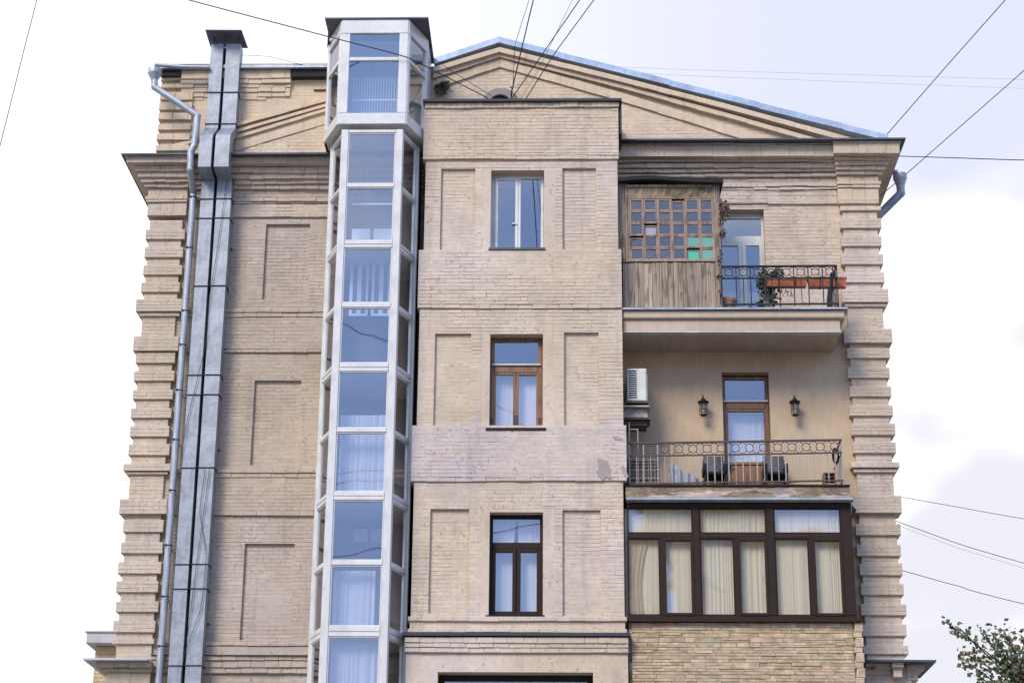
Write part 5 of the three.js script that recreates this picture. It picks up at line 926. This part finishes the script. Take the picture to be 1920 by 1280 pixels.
{ // small stool, drying rack, covered boxes
  const z = 0.75, x = P(1555, 890, z).x, y = ySlabL, t = thing('small_stool', 'little orange-brown stool with a dark opening at the right railing end', 'stool');
  new G().cbox(x - 0.11, x + 0.11, y + 0.3, y + 0.33, z - 0.1, z + 0.1, 0.008).build('seat', M.oak, t); for (const s of [-1, 1]) { new G().box(x + s * 0.1 - 0.018, x + s * 0.1 + 0.018, y, y + 0.3, z - 0.1, z + 0.1).build('side', M.oak, t); } new G().box(x - 0.082, x + 0.082, y + 0.02, y + 0.29, z - 0.1, z - 0.08).build('back_panel', M.black, t); new G().box(x - 0.082, x + 0.082, y + 0.1, y + 0.125, z - 0.06, z + 0.09).build('shelf', M.paleIron, t);
  const d = thing('drying_rack', 'pale metal lattice rack at the left end of the middle balcony', 'rack'), zz = 0.95, X = u => P(u, 870, zz).x, Yv = v => P(1210, v, zz).y;
  for (const u of [1181, 1197]) new G().rod(new THREE.Vector3(X(u), ySlabL, zz), new THREE.Vector3(X(u), Yv(u === 1181 ? 792 : 805), zz), 0.012, 6).build('post', M.paleIron, d);
  new G().rod(new THREE.Vector3(X(1181), Yv(805), zz), new THREE.Vector3(X(1198), Yv(805), zz), 0.012, 6).build('rail', M.paleIron, d);
  for (const u of [1205, 1216, 1228, 1240]) new G().rod(new THREE.Vector3(X(u), ySlabL, zz), new THREE.Vector3(X(u), Yv(860), zz), 0.007, 6).build('bar', M.paleIron, d);
  for (const v of [862, 880, 897]) new G().rod(new THREE.Vector3(X(1181), Yv(v), zz), new THREE.Vector3(X(1242), Yv(v), zz), 0.007, 6).build('bar', M.paleIron, d);
  const s = thing('stacked_crates', 'dark stack of crates behind the pale lattice rack', 'crates'), c = X(1212); for (let k = 0; k < 3; k++) { const g = new G(); g.cbox(xBayR + 0.08, c + 0.25, y + k * 0.21, y + k * 0.21 + 0.2, 0.35, 0.75, 0.015); g.build('crate', k % 2 ? M.woodGrey : M.cushion, s); for (let q = 0; q < 3; q++) new G().box(xBayR + 0.085, c + 0.245, y + k * 0.21 + 0.03 + q * 0.06, y + k * 0.21 + 0.06 + q * 0.06, 0.75, 0.765).build('slat', M.woodGrey, s); }
  const b = thing('wrapped_bundle', 'pale blue cloth-covered bundle behind the pale railing bars', 'bundle'), X2 = u => P(u, 885, 0.5).x, r = rng(222); const sh = []; const N = 20; const g = new G(); const xs0 = X2(1256), xs1 = X2(1304); const top = q => y + 0.44 + 0.09 * Math.sin(q * 5 + 1) + 0.05 * vnoise(q * 9, 2, 4); for (let k = 0; k < N; k++) { const a = k / N, e = (k + 1) / N, xa = mix(xs0, xs1, a), xb = mix(xs0, xs1, e), zf = q => 0.62 + 0.05 * Math.sin(q * 21); g.face([[xa, y, zf(a)], [xb, y, zf(e)], [xb, top(e), zf(e) - 0.05], [xa, top(a), zf(a) - 0.05]]).face([[xa, top(a), zf(a) - 0.05], [xb, top(e), zf(e) - 0.05], [xb, top(e) - 0.02, 0.3], [xa, top(a) - 0.02, 0.3]]).face([[xb, y, 0.3], [xa, y, 0.3], [xa, top(a) - 0.02, 0.3], [xb, top(e) - 0.02, 0.3]]); } g.build('cloth', M.cloth, b); new G().box(xs0 + 0.02, xs1 + 0.12, y, y + 0.3, 0.32, 0.55).build('box', M.lime, b);
  const rp = thing('coiled_rope', 'dark coiled hose hanging at the right end of the middle railing', 'hose'), hx = P(1566, 850, 1.0).x; for (let k = 0; k < 3; k++) new G().geo(new THREE.TorusGeometry(0.11, 0.014, 6, 20).scale(0.45, 1.25, 1).translate(hx + 0.015 * k, rl2.yT - 0.24, 0.99 - 0.02 * k)).build('coil', M.wicker, rp);
}
{ // insulator at the head of the bay and a broken corbel in the corner by the tower
  const t = thing('wire_insulator', 'small pale porcelain insulator on an iron pin above the bay roof', 'insulator'), c = V3(960, 160, 0.32); new G().geo(new THREE.LatheGeometry([[0, 0.1], [0.035, 0.09], [0.045, 0.05], [0.03, 0.03], [0.05, -0.03], [0.02, -0.06], [0, -0.06]].map(p => new THREE.Vector2(...p)), 14).translate(c.x, c.y, c.z)).build('bell', M.lime, t); new G().tube([c.clone().add(new THREE.Vector3(0, -0.06, 0)), c.clone().add(new THREE.Vector3(-0.02, -0.2, 0)), c.clone().add(new THREE.Vector3(-0.02, -0.25, -0.24))], 0.01, 6, 10).build('pin', M.iron, t);
  const b = thing('broken_bracket', 'dark broken brick bracket with twigs in the corner beside the glazed tower', 'bracket'), r = rng(303), o = V3(828, 164, 0.2); for (let k = 0; k < 7; k++) { const g = new G(); const mm = new THREE.Matrix4().makeRotationFromEuler(new THREE.Euler(r() * 0.6, r() * 0.5, (r() - 0.5) * 0.9)); mm.setPosition(o.x + (r() - 0.5) * 0.12, o.y + (k - 3) * 0.035, 0.12 + r() * 0.14); g.m = mm; g.box(-0.09, 0.09, -0.025, 0.025, -0.08, 0.05); g.build('brick_stub', M.oakWorn, b); } const tw = new G(); for (let k = 0; k < 14; k++) { const a = new THREE.Vector3(o.x + (r() - 0.5) * 0.1, o.y + (r() - 0.5) * 0.1, 0.25); tw.rod(a, a.clone().add(new THREE.Vector3((r() - 0.4) * 0.25, (r() - 0.3) * 0.2, (r() - 0.3) * 0.15)), 0.005, 4); } tw.build('twigs', M.bark, b);
}

// ================================================================ OVERHEAD WIRES
const wires = [
  [[[-500, -235, 9], [355, 0, 5], [660, 80, 2.2], [765, 108, 1.9], [915, 184, 0.35]], 0.011, 'long black wire from the upper left passing the tower lantern to the arched vent', M.wire],
  [[[806, 104, 0.7], [850, 135, 0.5], [925, 182, 0.3]], 0.007, 'short thin wire from the tower roof to the arched vent', M.wire],
  [[[958, 187, 0.3], [962, 160, 0.34], [1000, 0, 4], [1090, -350, 14]], 0.012, 'thick black wire rising steeply from the insulator', M.wire],
  [[[962, 160, 0.3], [966, 84, 1.2], [992, 0, 3], [1100, -350, 12]], 0.006, 'thin wire just left of the steep thick one above the gable', M.wire],
  [[[958, 187, 0.3], [978, 158, 0.5], [1087, 0, 4], [1330, -350, 14]], 0.011, 'black wire slanting right from the insulator, second of the steep fan', M.wire],
  [[[975, 187, 0.3], [1010, 130, 0.8], [1073, 0, 4], [1240, -350, 14]], 0.005, 'faint thin wire in the fan above the gable', M.wirePale],
  [[[985, 187, 0.3], [1040, 100, 1.6], [1117, -5, 4], [1400, -400, 14]], 0.010, 'rightmost black wire of the fan above the gable', M.wire],
  [[[452, 103, 0.4], [505, 106, 0.4], [568, 122, 0.3]], 0.005, 'thin slack wire from the duct hood to the attic roof', M.wire],
  [[[1660, 256, -0.5], [1770, 130, 2], [1890, -5, 5], [2100, -240, 10]], 0.009, 'black wire rising right from the cornice corner', M.wire],
  [[[1640, 376, -1.2], [1700, 326, -0.8], [1920, 133, 4], [2150, -70, 9]], 0.009, 'black wire passing behind the right rain hopper', M.wire],
  [[[1672, 292, -0.8], [1800, 296, 0], [1930, 300, 1], [2300, 300, 4]], 0.010, 'level black wire from the right cornice', M.wire],
  [[[1676, 929, 0.0], [1800, 951, 0], [1930, 974, 0], [2400, 1040, 0]], 0.006, 'uppermost thin wire leaving the lower right quoins', M.wire],
  [[[1676, 975, 0.0], [1800, 1020, 0], [1930, 1058, 0], [2400, 1180, 0]], 0.007, 'upper of the close wire pair at the lower right quoins', M.wire],
  [[[1680, 983, 0.0], [1800, 1028, 0], [1930, 1067, 0], [2400, 1190, 0]], 0.004, 'lower fainter wire of the close pair at the lower right quoins', M.wirePale],
  [[[1684, 1067, 0.0], [1780, 1094, 0], [1800, 1099, 0], [1822, 1107, 0], [1930, 1134, 0], [2400, 1230, 0]], 0.007, 'lowest wire leaving the right quoins, kinked along its run', M.wire],
  [[[100, -150, 12], [68, 0, 12], [45, 90, 12], [8, 238, 12], [-100, 660, 12]], 0.006, 'lone thin wire in the sky at the far left edge', M.wire],
  [[[1000, 118, -30], [1300, 131, -30], [1930, 149, -30], [2600, 165, -30]], 0.006, 'upper of two faint distant wires over the right roof', M.wirePale],
  [[[1000, 126, -30], [1300, 142, -30], [1930, 166, -30], [2600, 190, -30]], 0.006, 'lower of two faint distant wires over the right roof', M.wirePale],
];
for (const [y, k, label] of [[20.3, -0.42, 'steep street wire above the road, mirrored in the tower panes'], [16.5, 0.13, 'gently rising street wire above the road, mirrored in the tower panes'], [16.2, 0.15, 'second gently rising street wire above the road, mirrored in the tower panes'], [14.5, 0.2, 'lowest street wire above the road, mirrored in the tower panes']]) {
  const w = [-18, -12, -5.6, 0, 6, 12].map(x => new THREE.Vector3(x, y + k * (x + 5.6) + 0.004 * (x + 3) ** 2, 20)), m = new G().tube(w, 0.014, 5, 40).build('street_wire', M.wire); Object.assign(m.userData, { label, category: 'wire', group: 'wires over the street' });
}
for (const [pts, rad, label, mat] of wires) { const m = new G().tube(pts.map(p => V3(...p)), rad, 5, 48).build('overhead_wire', mat); Object.assign(m.userData, { label, category: 'wire', group: 'overhead wires' }); }

// ================================================================ TREE
{
  const t = thing('tree', 'leafy green tree at the lower right with its top branch reaching left', 'tree'), r = rng(404), z = 2.0;
  const base = new THREE.Vector3(P(1990, 1250, z).x, 0, z), top = V3(1960, 1330, z);
  const trunk = new G(); const tp = [base, base.clone().lerp(top, 0.5).add(new THREE.Vector3(0.15, 0, 0.1)), top]; const curve = new THREE.CatmullRomCurve3(tp), tg = new THREE.TubeGeometry(curve, 14, 1, 9); { const p = tg.attributes.position; for (let i = 0; i < p.count; i++) { const k = Math.floor(i / 10) / 14, c = curve.getPoint(k), rr = mix(0.24, 0.10, k); p.setXYZ(i, c.x + (p.getX(i) - c.x) * rr, c.y + (p.getY(i) - c.y) * rr, c.z + (p.getZ(i) - c.z) * rr); } tg.computeVertexNormals(); } trunk.geo(tg).build('trunk', M.bark, t);
  const tips = [[1775, 1167, 0], [1800, 1178, 0.3], [1840, 1186, 0], [1810, 1225, 0.2], [1812, 1240, -0.2], [1838, 1268, 0.2], [1860, 1185, -0.3], [1882, 1180, 0.3], [1870, 1215, 0.1], [1895, 1195, -0.2], [1915, 1190, 0.3], [1905, 1240, 0.2], [1890, 1262, -0.3], [1935, 1205, 0], [1950, 1240, 0.4], [1980, 1220, 0], [1860, 1290, 0.2], [1930, 1290, 0.3], [1900, 1320, -0.4], [1840, 1310, 0], [2000, 1270, 0.5], [2040, 1250, 0], [2060, 1310, -0.4], [1990, 1320, 0.6]];
  const cr = new G([1, 1, 1]), cols = [[0.09, 0.15, 0.05], [0.11, 0.17, 0.05], [0.07, 0.12, 0.05], [0.20, 0.17, 0.06], [0.20, 0.12, 0.08]];
  tips.forEach(([u, v, dz], k) => {
    const e = V3(u, v, z + dz), s = top.clone().add(new THREE.Vector3((r() - 0.5) * 0.3, -0.3 + r() * 0.4, (r() - 0.5) * 0.3)), m = s.clone().lerp(e, 0.5).add(new THREE.Vector3(0, 0.16 - r() * 0.2, (r() - 0.5) * 0.2));
    new G().tube([s, m, e], 0.012, 5, 16).build('branch', M.bark, t);
    const along = new THREE.CatmullRomCurve3([s, m, e]);
    for (let q = 0; q < 9; q++) { const p = along.getPoint(0.25 + 0.75 * q / 8), w = k === 0 ? 0.10 : 0.19; leaves(cr, new THREE.Vector3(p.x, p.y, p.z), w * (1.2 - 0.5 * q / 8), w * 0.8, w * 1.3, k === 0 ? 9 : 13, 0.085, cols, r, 0.5); }
  });
  cr.build('crown', M.leaf, t);
}

// ================================================================ NEIGHBOURS AND GROUND
{
  const t = thing('neighbour_building', 'yellow brick neighbouring house with a grey parapet peeping out at lower left', 'building'), z = -14, x0 = P(176, 1250, z).x, yT = P(190, 1212, z).y, yP = P(190, 1191, z).y;
  new G().box(x0, x0 + 12, 0, yT, z - 10, z).build('wall', M.yellowBrick, t);
  const r = rng(505); for (let k = 0; k < 26; k++) new G().box(x0 - 0.006, x0 + 2.2, yT - 0.1 - k * 0.1, yT - 0.04 - k * 0.1, z - 1, z + 0.012).build('brick_course', M.yellowBrick, t);
  const xp = P(160, 1200, z + 0.4).x; for (let k = 0; k < 4; k++) new G().cbox(xp + k * 1.35 + 0.008, xp + (k + 1) * 1.35 - 0.008, yT + 0.01, yP, z - 10, z + 0.4, 0.02).build('parapet_panel', M.coping, t);
  new G().box(xp - 0.03, xp + 5.5, yP, yP + 0.04, z - 10, z + 0.44).build('coping', M.coping, t);
}
{ // the house across the street, seen only as a reflection in the brown glazing
  const t = thing('opposite_building', 'cream house across the street mirrored in the brown glazed balcony', 'building'), z = 39, x0 = 2.7, x1 = 22, H = 20.6;
  const win = []; for (const y of [2, 6, 10, 14, 17.6]) for (const x of [4.4, 7.0, 10, 13, 16, 19]) win.push({ x0: x - 0.55, x1: x + 0.55, y0: y, y1: y + 1.8 });
  new G().sheet(x0, x1, 0, H, z, win).box(x0, x1, 0, H, z + 0.5, z + 10).face([[x0, 0, z], [x0, 0, z + 0.5], [x0, H, z + 0.5], [x0, H, z]]).build('wall', M.opposite, t);
  for (const w of win) { const s = sub('window', t); new G().reveal(w, z, z + 0.25).build('reveal', M.opposite, s); frameRect(w, 0.08, z + 0.18, z + 0.24, M.white, s); new G().box((w.x0 + w.x1) / 2 - 0.04, (w.x0 + w.x1) / 2 + 0.04, w.y0, w.y1, z + 0.18, z + 0.24).build('mullion', M.white, s); pane(0, w, z + 0.23, M.dullGlass, s); new G().box(w.x0 - 0.1, w.x1 + 0.1, w.y0 - 0.12, w.y0, z - 0.15, z + 0.05).build('sill', M.lime, s); new G().box(w.x0 - 0.12, w.x1 + 0.12, w.y1 + 0.1, w.y1 + 0.24, z - 0.12, z).build('hood_mould', M.lime, s); }
  for (const y of [5, 9, 13, 16.6, 20.2]) new G().box(x0 - 0.1, x1, y, y + 0.2, z - 0.12, z - 0.002).build('string_course', M.opposite, t);
  new G().box(x0 - 0.4, x1, H, H + 0.4, z - 0.5, z + 10).build('cornice', M.lime, t);
  const p = thing('downpipe', 'white rainwater pipe on the house across the street', 'drainpipe'); new G().rod(new THREE.Vector3(8.5, 0, z - 0.12), new THREE.Vector3(8.5, H, z - 0.12), 0.09, 12).build('pipe', M.white, p);
  for (const y of [4, 8, 12, 16, 19]) new G().box(8.4, 8.6, y, y + 0.06, z - 0.22, z - 0.002).build('clamp', M.white, p);
  const a = thing('air_conditioner', 'white air conditioner outdoor unit on the house across the street', 'air conditioner'); new G().cbox(5.8, 6.6, 16.9, 17.5, z - 0.35, z - 0.06, 0.01).build('casing', M.acWhite, a); new G().geo(new THREE.CylinderGeometry(0.24, 0.24, 0.03, 24).rotateX(Math.PI / 2).translate(6.35, 17.2, z - 0.36)).build('fan', M.cushion, a); new G().box(5.9, 5.95, 16.84, 16.9, z - 0.3, z).box(6.45, 6.5, 16.84, 16.9, z - 0.3, z).build('bracket', M.iron, a);
}
{
  const gnd = (name, x0, x1, z0, z1, y, m) => { const o = new G().face([[x0, y, z1], [x1, y, z1], [x1, y, z0], [x0, y, z0]]).build(name, m, scene, { kind: 'structure' }); return o; };
  gnd('ground', -400, 400, -400, 400, -0.004, M.paving); gnd('road', -200, 200, 8, 30, 0.0, M.asphalt);
  for (const [a, b] of [[2, 8], [30, 38.9]]) new G().box(-200, 200, -0.002, 0.13, a, b).build('pavement', M.paving, scene, { kind: 'structure' });
}
renderer.render(scene, camera);
